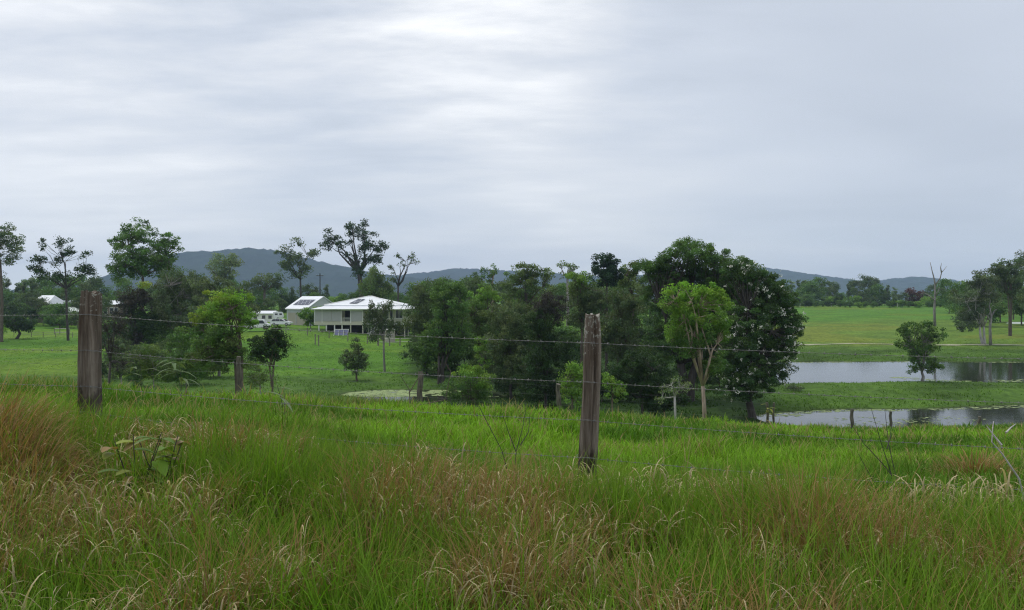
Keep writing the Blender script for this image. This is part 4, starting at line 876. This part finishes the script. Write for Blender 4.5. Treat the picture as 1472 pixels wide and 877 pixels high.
def house():
    d = 160; m = d/F; x0 = (518-CX)*m; fz_ = (HY-465)*m          # floor level
    root = empty('raised_house', (x0, d, fz_), math.radians(-4)); tag(root, 'white roofed house raised on posts with a blind fronted verandah', 'house')
    X = lambda px: (px-518)*m
    Zp = lambda py: (HY-py)*m - fz_
    ez = Zp(444.2); D = 14.
    # floor deck and bearers
    mb = MB(); mb.box(X(451), X(522), 0, D, -.25, 0); mb.box(X(522), X(584), 1.2, D, -.25, 0); mb.build('floor_deck', M_trim, root)
    mb = MB(); mb.box(X(450), X(522), -.05, -.002, -.32, .06); mb.build('deck_fascia', M_cream, root)
    # walls set back behind verandah
    mb = MB(); mb.box(X(458), X(577), 2.6, D-1.5, .002, ez-.02); mb.build('wall', M_cream, root)
    mb = MB(); mb.box(X(460), X(575), 4., D-3, -2.2, -.26); mb.build('underfloor_shade_block', M_dark, root)  # dark block painted as the shade under the raised floor
    # roofs: hipped main roof and flatter verandah skirt
    w0, w1 = X(449), X(588); i0, i1 = X(461), X(575); zi = Zp(440.6); r0, r1 = X(517), X(523); zr = Zp(426); yi0, yi1 = 1.7, D-1.7; ym = D/2
    mb = MB()
    sk = [[(w0, -.9, ez), (w1, -.9, ez), (i1, yi0, zi), (i0, yi0, zi)], [(w1, -.9, ez), (w1, D+.6, ez), (i1, yi1, zi), (i1, yi0, zi)],
          [(w1, D+.6, ez), (w0, D+.6, ez), (i0, yi1, zi), (i1, yi1, zi)], [(w0, D+.6, ez), (w0, -.9, ez), (i0, yi0, zi), (i0, yi1, zi)]]
    for q in sk: slab(mb, q, .06)
    mb.build('verandah_roof', M_roof, root)
    zi2 = zi+.26; mb = MB(); A = [(i0, yi0, zi2), (i1, yi0, zi2), (i1, yi1, zi2), (i0, yi1, zi2)]
    mb.poly([*A, (r0, ym, zr), (r1, ym, zr), *[(a[0], a[1], zi-.05) for a in A]], [(0, 1, 5, 4), (1, 2, 5), (2, 3, 4, 5), (3, 0, 4), (0, 6, 7, 1), (1, 7, 8, 2), (2, 8, 9, 3), (3, 9, 6, 0), (6, 9, 8, 7)])
    rf = mb.build('roof', M_roof, root)
    # ridge / hip capping
    mb = MB()
    for a, b in ((A[0], (r0, ym, zr)), (A[1], (r1, ym, zr)), ((r0, ym, zr), (r1, ym, zr))): mb.tube([np.array(a)+[0, 0, .04], np.array(b)+[0, 0, .04]], .09, 6)
    mb.build('ridge_cap', M_trim, rf)
    mb = MB(); mb.tube([(w0, -.98, ez-.03), (w1, -.98, ez-.03)], .09, 6); mb.build('gutter', M_trim, root)
    # solar panel on the front slope: follow plane
    def front(px, t): # point on the main front slope
        y = yi0 + (ym-yi0)*t; z = zi2 + (zr-zi2)*t; return (X(px), y, z+.1)
    mb = MB(); slab(mb, [front(497, .15), front(508, .15), front(516, .62), front(505.5, .62)], .05); mb.build('solar_panel', M_solar, rf)
    # front: blinds, opening, posts
    for a, b in ((451, 461.3), (462.3, 475.5), (476, 489.3), (504.5, 520.3)):
        mb = MB(); mb.box(X(a), X(b), -.02, .03, .42, ez-.08); mb.build('blind', M_blind, root)
    mb = MB(); mb.box(X(450.5), X(521.5), .06, .12, .03, .40); mb.build('balustrade_panel', M_cream, root)
    for px in (450.6, 461.8, 489.8, 503.6, 521.4):
        mb = MB(); mb.box(X(px)-.08, X(px)+.08, .04, .2, 0.01, ez); mb.build('verandah_post', M_trim, root)
    mb = MB(); mb.box(X(489.9), X(521), -.03, .05, ez-.32, ez-.04); mb.build('fascia_beam', M_trim, root)
    mb = MB(); mb.box(X(490.6), X(503), .1, .16, 1.05, 1.13)
    for k in range(9): xx = X(490.8)+k*(X(503)-X(490.8))/8; mb.box(xx-.02, xx+.02, .1, .15, .42, 1.05)
    mb.build('handrail', M_trim, root)
    mb = MB(); mb.box(X(490.5), X(503), 2.5, 2.59, .3, ez-.3); mb.build('doorway', M_dark, root)  # dark panel, shade inside the opening put into its colour
    # right wing: railing, windows and cream posts
    for px in (527, 545, 558, 580.5, 586):
        mb = MB(); w = .28 if px == 580.5 else .08; mb.box(X(px)-w, X(px)+w, 1.25, 1.45, 0.01, ez-.02); mb.build('verandah_post', M_cream, root)
    mb = MB(); mb.box(X(527), X(579), 1.28, 1.36, .98, 1.06); mb.box(X(527), X(579), 1.28, 1.36, .1, .16)
    for k in range(44): xx = X(527)+k*(X(579)-X(527))/43; mb.box(xx-.018, xx+.018, 1.3, 1.34, .16, .98)
    mb.build('handrail', M_trim, root)
    for a, b in ((530, 538), (549, 561), (566, 575)):
        mb = MB(); mb.box(X(a)-.08, X(b)+.08, 2.5, 2.59, .9, 2.7); w = mb.build('window', M_trim, root)
        mb = MB(); mid = (X(a)+X(b))/2; mb.box(X(a), mid-.04, 2.46, 2.495, 1.0, 2.6); mb.box(mid+.04, X(b), 2.46, 2.495, 1.0, 2.6); mb.build('pane', M_glass, w)
    # stumps
    for px in (457, 468, 480, 491, 503.6, 521.4, 527, 545, 563, 580.5):
        for y in (.15, 5, 11):
            if px > 522 and y < 1: y = 1.35
            xw = x0 + X(px); g = h1(xw, d+y)-fz_; mb = MB(); mb.box(X(px)-.1, X(px)+.1, y-.1, y+.1, g-.3, -.33 if y < 1 else -.26); mb.build('stump', M_cream if px > 500 else M_trim, root)
    # flight of steps at the right of the deck
    mb = MB()
    for k in range(9):
        z = -.26*(k+1); mb.box(X(535)-.1, X(542), .9-.28*k-.3, .9-.28*k, z-.05, z)
    for sx in (X(535)-.15, X(542)+.05): slab(mb, [(sx, 1.1, -.2), (sx+.05, 1.1, -.2), (sx+.05, -1.8, -2.6), (sx, -1.8, -2.6)], .22)
    mb.build('stairs', M_trim, root)
house()

def shed():
    d = 178; m = d/F; c = at(441, d); gz = (HY-467.5)*m; th = math.radians(36)
    L, G = 5.75/math.cos(th)*.98, 9.4; he = (467.5-443.5)*m; hr = (467.5-426.5)*m
    root = empty('farm_shed', (c[0], d, gz), 0); tag(root, 'steep gabled white roofed shed with beige roller doors beside the house', 'shed')
    root.rotation_euler = (0, 0, -th*.0)
    # local frame: corner at origin (front right corner); u along front wall to the left/back, v along gable to the right/back
    u = np.array([-math.cos(th), -0.0+math.sin(th)*.35, 0]); u /= np.linalg.norm(u); v = np.array([-u[1]*-1, u[0]*-1, 0]); 
    ang = math.atan2(35*m/G, 1); v = np.array([35*m/G, math.sqrt(max(0, 1-(35*m/G)**2)), 0]); u = np.array([-v[1], v[0], 0]); Lu = 36*m/v[1]
    P = lambda a, b, z: tuple(u*a + v*b + np.array([0, 0, z]))
    def bx(mb, a0, a1, b0, b1, z0, z1):
        mb.poly([P(a0,b0,z0), P(a1,b0,z0), P(a1,b1,z0), P(a0,b1,z0), P(a0,b0,z1), P(a1,b0,z1), P(a1,b1,z1), P(a0,b1,z1)],
                [(0,3,2,1),(4,5,6,7),(0,1,5,4),(1,2,6,5),(2,3,7,6),(3,0,4,7)])
    mb = MB(); pr = [(0, -.6), (G, -.6), (G, he), (G/2, hr), (0, he)]
    mb.poly([P(0, b, z) for b, z in pr]+[P(Lu, b, z) for b, z in pr], [(0, 1, 2, 3, 4), (9, 8, 7, 6, 5), (0, 5, 6, 1), (1, 6, 7, 2), (4, 9, 5, 0), (2, 7, 8, 3), (3, 8, 9, 4)])
    mb.build('wall', M_wallw, root)
    k = (hr-he)/(G/2); mb = MB()
    slab(mb, [P(-.25, -.3, he-.3*k+.02), P(Lu+.25, -.3, he-.3*k+.02), P(Lu+.25, G/2, hr+.02), P(-.25, G/2, hr+.02)], .1)
    slab(mb, [P(-.25, G/2, hr+.02), P(Lu+.25, G/2, hr+.02), P(Lu+.25, G+.3, he-.3*k+.02), P(-.25, G+.3, he-.3*k+.02)], .1)
    rf = mb.build('roof', M_roof, root)
    sp = lambda a, t: P(a, G/2*t, he + (hr-he)*t + .2)
    mb = MB(); slab(mb, [sp(Lu*.1, .22), sp(Lu*.86, .22), sp(Lu*.86, .66), sp(Lu*.1, .66)], .05); mb.build('solar_panel', M_solar, rf)
    for a0, a1 in ((Lu*.06, Lu*.5), (Lu*.54, Lu*.93)):
        mb = MB(); bx(mb, a0, a1, -.05, -.003, 0, he*.74); mb.build('roller_door', M_door, root)
    mb = MB(); bx(mb, -.05, Lu+.05, -.42, -.3, he-.3*k-.06, he-.3*k+.1); mb.build('gutter', M_trim, root)
    mb = MB(); bx(mb, -.07, -.003, -.05, .12, 0, he-.05); mb.build('downpipe', M_wallw, root); mb = MB(); bx(mb, Lu*.505, Lu*.535, -.09, -.003, 0, he*.76); mb.build('door_jamb', M_wallw, root)
shed()

def box_building(name, label, cat, px0, px1, d, pyeave, pyridge, pybase, depth, hip, wallm, roofm, rz=0, extra=None):
    m = d/F; cx = (px0+px1)/2; c = at(cx, d); gz = min(c[2], (HY-pybase)*m)
    root = empty(name, (c[0], d, gz), rz); tag(root, label, cat); W = (px1-px0)*m/2
    he = (HY-pyeave)*m-gz; hr = (HY-pyridge)*m-gz
    mb = MB(); mb.box(-W+.4, W-.4, .4, depth-.4, -.5, he); mb.build('wall', wallm, root)
    mb = MB(); r = W-hip; A = [(-W, 0, he), (W, 0, he), (W, depth, he), (-W, depth, he)]
    mb.poly([*A, (-r, depth/2, hr), (r, depth/2, hr), *[(a[0], a[1], he-.15) for a in A]], [(0, 1, 5, 4), (1, 2, 5), (2, 3, 4, 5), (3, 0, 4), (0, 6, 7, 1), (1, 7, 8, 2), (2, 8, 9, 3), (3, 9, 6, 0), (6, 9, 8, 7)])
    mb.build('roof', roofm, root)
    for k in (-.55, .1, .6):
        mb = MB(); mb.box(W*k-.5, W*k+.5, .34, .397, he*.35, he*.8); w = mb.build('window', M_trim, root)
        mb = MB(); mb.box(W*k-.42, W*k+.42, .30, .337, he*.39, he*.76); mb.build('pane', M_glass, w)
    return root
M_roofg = mat_corr('pale_green_roof_sheeting', (.50, .56, .50), 1.6)
M_wallb = mat_plain('brown_brick', (.22, .17, .14), .9, .2, 5)
box_building('cottage', 'cottage with a white gabled roof half hidden in the left wood', 'house', 36, 72, 218, 437, 424.5, 446, 7, 1.2, M_wallb, M_roof, math.radians(-16))
box_building('low_shed', 'long low shed with pale green roof behind the thin gum trunk', 'shed', 70, 122, 205, 448.5, 441.5, 456, 8, 2.2, M_wallb, M_roofg, math.radians(-5))
box_building('small_outbuilding', 'small white roofed outbuilding between the cottage and the left post', 'outbuilding', 82, 100, 232, 436, 432, 446, 5, .4, M_wallb, M_roof, 0)
box_building('small_outbuilding', 'small white roofed outbuilding peeping out just right of the left post', 'outbuilding', 146, 171, 228, 437.5, 432, 446, 5, 1.2, M_wallb, M_roof, math.radians(10))
box_building('field_shelter', 'low white roofed shelter at the right edge of the far meadow', 'shelter', 1456, 1482, 215, 466.5, 463.3, 470.5, 4, .3, M_wallb, M_roofg, 0)
an = box_building('long_white_shed', 'long low white outbuilding with a grey roof left of the gabled shed', 'outbuilding', 358, 395, 196, 450.5, 447, 458.5, 5, .4, M_trim, M_roof, 0)

hero('garden_shrub', 'dark shrub hiding the cottage wall', 'shrub', 205, 62, [(58, 449, 17, 8), (76, 446, 8, 7)], 'dark', 71, tr=.08, cover=6, clump=.6)
hero('garden_shrub', 'green hedge like shrub before the low green roofed shed', 'shrub', 192, 88, [(80, 460, 18, 7), (98, 462, 16, 7)], 'mid', 72, tr=.08, cover=6, clump=.6)
hero('garden_shrub', 'shrub close left of the left fence post', 'shrub', 190, 112, [(108, 458, 7, 9)], 'gum', 73, tr=.08, cover=5, clump=.6)
# water tank
def tank():
    d = 150.5; m = d/F; p = at(560.5, d); root = empty('water_tank', p); tag(root, 'round beige water tank with a white lid at the foot of the house', 'water tank')
    r = 7.4*m; h = 17.0*m
    mb = MB(); n = 28; zs = []
    for k in range(13): zs.append((h*k/12, r*(1+.012*(k % 2))))
    mb.tube([(0, 0, -.3)]+[(0, 0, z) for z, _ in zs], [r]+[q for _, q in zs], n); mb.build('tank_wall', mat_plain('beige_tank_plastic', (.40, .36, .31), .6, .06), root, smooth=False)
    mb = MB(); mb.tube([(0, 0, h+.003), (0, 0, h+.08), (0, 0, h+.28)], [r*1.04, r*1.03, r*.25], n); mb.build('tank_lid', M_trim, root)
tank()

# ------------------------------------------------------------------ vehicles
M_paint, _nt, _b = newmat('white_car_paint'); _b.inputs['Base Color'].default_value = (.78, .79, .80, 1); _b.inputs['Roughness'].default_value = .25; _b.inputs['Coat Weight'].default_value = .5
_n = noise(_nt, 3, 3); _nt.links.new(ramp(_nt, _n, [(.3, (.72, .73, .74)), (.7, (.82, .83, .84))]), _b.inputs['Base Color'])
M_tyre = mat_plain('black_tyre_rubber', (.025, .025, .025), .9, .2); M_rim = mat_plain('alloy_rim', (.45, .45, .46), .35, .1, metal=.8)
M_lamp = mat_plain('headlight_lens', (.6, .62, .65), .15, .05); M_red = mat_plain('tail_light_red', (.35, .02, .02), .3, .05)
def vehicle(name, label, cat, px, d, ry, prof, glass, wheels, wr, W, lamps, rz, pybase=None, ribs=()):
    p = at(px, d); root = empty(name, (p[0], p[1], p[2] if pybase is None else (HY-pybase)*d/F), rz); tag(root, label, cat)
    mb = MB(); n = len(prof)     # body: side profile, tumblehome at the top
    zmax = max(z for _, z in prof); V = []
    for s, f in ((-1, 1), (-.98, 1.01), (.98, 1.01), (1, 1)):
        for x, z in prof:
            t = max(0, (z-.95)/(zmax-.95)) if zmax > .95 else 0
            k = (.94 if abs(s) == 1 else 1.0)
            V.append((x, s*W/2*(1-.16*t), z if abs(s) < 1 else .5*(zmax*.5)+ (z-.5*(zmax*.5))*.965))
    Fc = [list(range(n))[::-1], list(range(3*n, 4*n))]
    for s in range(3):
        for i in range(n): j = (i+1) % n; Fc.append([s*n+i, s*n+j, (s+1)*n+j, (s+1)*n+i])
    mb.poly(V, Fc); mb.build('body', M_paint, root)
    for side in (-1, 1):
        for g in glass:
            mb = MB(); q = []
            for x, z in g:
                t = max(0, (z-.95)/(zmax-.95)); q.append((x, side*(W/2*(1-.16*t)*1.0+.012), z))
            q2 = [(a, b-side*.03, c) for a, b, c in q]; k = len(q)
            mb.poly(q+q2, [tuple(range(k))]+[(i, (i+1) % k, (i+1) % k+k, i+k) for i in range(k)]); mb.build('side_window', M_glass, root)
    for kind, quad in ry:
        mb = MB(); slab(mb, quad, .015); mb.build(kind, M_glass, root)
    for x in wheels:
        for side in (-1, 1):
            y = side*(W/2-.09); mb = MB(); mb.tube([(x, y-.11, wr), (x, y+.11, wr)], wr, 20); w = mb.build('wheel', M_tyre, root)
            mb = MB(); mb.tube([(x, y+side*.112, wr), (x, y+side*.13, wr)], [wr*.62, wr*.55], 14); mb.build('rim', M_rim, w)
    for (x, y, z, kind) in lamps:
        for side in (-1, 1):
            mb = MB(); mb.box(x-.05, x+.05, side*y-.16, side*y+.16, z-.08, z+.08); mb.build('headlight' if kind else 'tail_light', M_lamp if kind else M_red, root)
    return root
carp = [(-2.2, .32), (2.2, .30), (2.32, .55), (2.25, .78), (1.25, .98), (.55, 1.40), (.1, 1.50), (-1.5, 1.50), (-1.95, 1.40), (-2.25, .95), (-2.3, .5)]
vehicle('parked_car', 'white hatchback wagon parked side on beside the shed', 'car', 405, 172, [('windscreen', [(1.22, -.66, 1.01), (1.22, .66, 1.01), (.60, .58, 1.40), (.60, -.58, 1.40)])],
        carp, [[(-1.95, 1.0), (-1.15, 1.0), (-1.15, 1.42), (-1.7, 1.42)], [(-1.08, 1.0), (-.12, 1.0), (-.12, 1.44), (-1.08, 1.44)], [(-.05, 1.0), (.98, 1.0), (.4, 1.40), (-.05, 1.44)]],
        (-1.38, 1.42), .33, 1.78, [(2.24, .62, .72, 1), (-2.26, .66, .85, 0)], math.radians(-8), 468.2)
vanp = [(-2.4, .35), (2.3, .35), (2.42, .7), (2.35, 1.0), (1.75, 1.2), (1.25, 1.85), (.9, 1.97), (-2.1, 1.97), (-2.38, 1.8), (-2.45, 1.0)]
vehicle('parked_four_wheel_drive', 'white boxy wagon with long side windows half hidden by the bush', 'car', 371, 160, [('windscreen', [(1.72, -.7, 1.24), (1.72, .7, 1.24), (1.30, .62, 1.8), (1.30, -.62, 1.8)])],
        vanp, [[(-2.2, 1.2), (-1.2, 1.2), (-1.2, 1.8), (-2.1, 1.8)], [(-1.1, 1.2), (-.1, 1.2), (-.1, 1.8), (-1.1, 1.8)], [(0, 1.2), (1.5, 1.2), (1.1, 1.8), (0, 1.8)]],
        (-1.45, 1.5), .38, 1.85, [(2.36, .62, .85, 1), (-2.42, .68, 1.0, 0)], math.radians(6), 473.5)
cvp = [(-1.9, .45), (1.7, .45), (2.0, 1.0), (1.95, 1.6), (1.5, 2.35), (1.2, 2.45), (-1.5, 2.45), (-1.9, 2.2)]
vehicle('caravan', 'white caravan parked behind the wagon against the shed wall', 'caravan', 400, 188, [], cvp, [[(-1.3, 1.4), (-.3, 1.4), (-.3, 1.95), (-1.3, 1.95)], [(.3, 1.4), (1.3, 1.4), (1.2, 1.95), (.3, 1.95)]],
        (-.2,), .33, 2.2, [(-1.9, .7, .8, 0)], math.radians(20), 459).scale = (.62, .62, .72)

# folded purple-blue sun lounger frame leaning under the deck
def frame():
    p = at(490, 154.5); root = empty('garden_rack', p, .1); tag(root, 'white tubular frame with purple blue slats under the verandah edge', 'garden rack')
    mf = mat_plain('purple_blue_slats', (.20, .20, .34), .6, .1)
    mb = MB()
    for x in (-1.3, -.45, .45, 1.3): mb.tube([(x, -.5, 0), (x+.15, 0, 1.3), (x+.15, .5, 1.3)], .045, 6)
    mb.tube([(-1.2, 0, 1.3), (1.5, 0, 1.3)], .045, 6); mb.build('tube_frame', M_trim, root)
    mb = MB()
    for i in range(3):
        x = -1.2+.87*i; slab(mb, [(x+.06, -.43, .18), (x+.76, -.43, .18), (x+.86, -.02, 1.22), (x+.16, -.02, 1.22)], .03)
    mb.build('slat_panel', mf, root)
frame()
# utility pole
def pole():
    d = 240; p = at(460, d); m = d/F; root = empty('utility_pole', p); tag(root, 'dark timber utility pole between the slender gum and the tallest gum', 'utility pole')
    h = (HY-393)*m-p[2]; mb = MB(); mb.tube([(0, 0, -.3), (0, 0, h)], [.2, .14], 8); mb.build('pole', M_bark['dark'], root)
    mb = MB(); mb.box(-1.1, 1.1, -.26, -.145, h-.75, h-.6); c = mb.build('crossarm', M_bark['dark'], root)
    for x in (-.95, -.4, .4, .95):
        mb = MB(); mb.tube([(x, -.2, h-.597), (x, -.2, h-.42)], [.05, .03], 6); mb.build('insulator', M_trim, c)
pole()
# ------------------------------------------------------------------ air
def haze():
    mb = MB(); mb.box(-4800, 4800, -140, 5200, -16, 232); m = bpy.data.materials.new('haze'); m.use_nodes = True; nt = m.node_tree
    for n in list(nt.nodes):
        if n.type != 'OUTPUT_MATERIAL': nt.nodes.remove(n)
    pv = N(nt, 'ShaderNodeVolumePrincipled'); pv.inputs['Color'].default_value = (.56, .70, 1, 1); pv.inputs['Density'].default_value = .00016; pv.inputs['Anisotropy'].default_value = .2
    nt.links.new(pv.outputs[0], nt.nodes['Material Output'].inputs['Volume'])
    o = mb.build('haze', m); tag(o, kind='stuff'); return o
haze()

# ------------------------------------------------------------------ sky, sun, camera
SUN_EL = math.radians(66); SUN_AZ = math.radians(-62)      # in front, a little left, behind cloud
w = bpy.data.worlds.new('World'); bpy.context.scene.world = w; w.use_nodes = True; nt = w.node_tree
bg = nt.nodes['Background']; bg.inputs['Strength'].default_value = .1
sky = N(nt, 'ShaderNodeTexSky', sky_type='NISHITA'); sky.sun_disc = False; sky.sun_elevation = SUN_EL; sky.sun_rotation = SUN_AZ
tc = N(nt, 'ShaderNodeTexCoord'); sx = N(nt, 'ShaderNodeSeparateXYZ'); nt.links.new(tc.outputs['Generated'], sx.inputs[0])
def math_(op, a, b=None, clamp=False):
    n = N(nt, 'ShaderNodeMath', operation=op, use_clamp=clamp)
    for i, v in enumerate((a, b)):
        if v is None: continue
        if hasattr(v, 'links'): nt.links.new(v, n.inputs[i])
        else: n.inputs[i].default_value = v
    return n.outputs[0]
zc = math_('ADD', math_('MAXIMUM', sx.outputs[2], 0.0), .10)
U = math_('DIVIDE', sx.outputs[0], zc); Vv = math_('DIVIDE', sx.outputs[1], zc)
cb = N(nt, 'ShaderNodeCombineXYZ'); nt.links.new(U, cb.inputs[0]); nt.links.new(Vv, cb.inputs[1])
def sn(scale, ms, det=5, rough=.5, dist=.4, off=(0, 0, 0)):
    mp = N(nt, 'ShaderNodeMapping'); mp.inputs['Scale'].default_value = ms; mp.inputs['Location'].default_value = off; nt.links.new(cb.outputs[0], mp.inputs[0])
    n = N(nt, 'ShaderNodeTexNoise'); n.inputs['Scale'].default_value = scale; n.inputs['Detail'].default_value = det; n.inputs['Roughness'].default_value = rough; n.inputs['Distortion'].default_value = dist
    nt.links.new(mp.outputs[0], n.inputs['Vector']); return n.outputs['Fac']
n1 = sn(.55, (1, 1.3, 1), 3, .5, .3, (2.3, .4, 0)); n2 = sn(1.9, (.75, 1.5, 1), 7, .58, .15, (5.1, 1.2, 0))
def bump_dir(ax, el, width):     # a broad thin patch of cloud around a direction
    d = (math.sin(math.radians(ax))*math.cos(math.radians(el)), math.cos(math.radians(ax))*math.cos(math.radians(el)), math.sin(math.radians(el)))
    vm = N(nt, 'ShaderNodeVectorMath', operation='DOT_PRODUCT'); nt.links.new(tc.outputs['Generated'], vm.inputs[0]); vm.inputs[1].default_value = d
    mr = N(nt, 'ShaderNodeMapRange', interpolation_type='SMOOTHSTEP'); nt.links.new(vm.outputs['Value'], mr.inputs[0]); mr.inputs[1].default_value = math.cos(math.radians(width)); mr.inputs[2].default_value = 1; return mr.outputs[0]
f = math_('MULTIPLY', math_('SUBTRACT', n1, .5), .5)
hi = math_('MULTIPLY', math_('MAXIMUM', sx.outputs[2], 0.0), 2.6, True)
f = math_('ADD', f, math_('MULTIPLY', math_('MULTIPLY', math_('MULTIPLY', math_('SUBTRACT', n2, .5), 1.6), bump_dir(-14, 28, 38)), hi))
f = math_('ADD', f, math_('MULTIPLY', bump_dir(-30, 22, 20), .08)); f = math_('ADD', f, math_('MULTIPLY', bump_dir(-3, 23, 15), .20))
f = math_('ADD', f, math_('MULTIPLY', bump_dir(-38, 24, 13), .20)); f = math_('ADD', f, math_('MULTIPLY', bump_dir(-2, 24, 13), .10))
f = math_('ADD', f, math_('MULTIPLY', bump_dir(26, 14, 26), -.16)); f = math_('ADD', f, math_('MULTIPLY', bump_dir(-30, 3, 16), .10))
f = math_('ADD', f, math_('MULTIPLY', bump_dir(12, 6, 16), .10))
hz_ = math_('MULTIPLY', math_('POWER', math_('SUBTRACT', 1.0, math_('MAXIMUM', sx.outputs[2], 0.0)), 9.0), .16)
f = math_('ADD', f, hz_); f = math_('ADD', f, .425)
cloud = ramp(nt, f, [(.15, (4.1, 4.5, 5.15)), (.40, (5.1, 5.5, 6.15)), (.58, (6.2, 6.45, 6.85)), (.85, (8.6, 8.65, 8.7))])
nt.links.new(mix(nt, .95, sky.outputs[0], cloud), bg.inputs['Color'])

sl = bpy.data.lights.new('sun', 'SUN'); sl.energy = 1.4; sl.angle = math.radians(24); sl.color = (1, .965, .91)
so = bpy.data.objects.new('sun', sl); C.objects.link(so); so.rotation_euler = (math.pi/2 - SUN_EL, 0, math.pi - SUN_AZ)
so.rotation_euler = (-(math.pi/2 - SUN_EL), 0, -SUN_AZ)

cam = bpy.data.cameras.new('camera'); co = bpy.data.objects.new('camera', cam); C.objects.link(co)
co.location = (0, 0, 0); co.rotation_euler = (math.pi/2, 0, 0); cam.sensor_width = 36; cam.lens = 36*F/1472; cam.shift_y = -10.5/1472
cam.clip_start = .1; cam.clip_end = 12000
sc = bpy.context.scene; sc.camera = co
sc.view_settings.view_transform = 'Standard'; sc.view_settings.look = 'None'; sc.view_settings.exposure = .42; sc.view_settings.gamma = 1
sc.render.engine = 'CYCLES'; cy = sc.cycles
cy.max_bounces = 6; cy.diffuse_bounces = 3; cy.glossy_bounces = 3; cy.transmission_bounces = 4; cy.volume_bounces = 1; cy.transparent_max_bounces = 8
cy.use_denoising = True; cy.denoising_prefilter = 'NONE'; cy.filter_width = 1.2; cy.use_adaptive_sampling = True
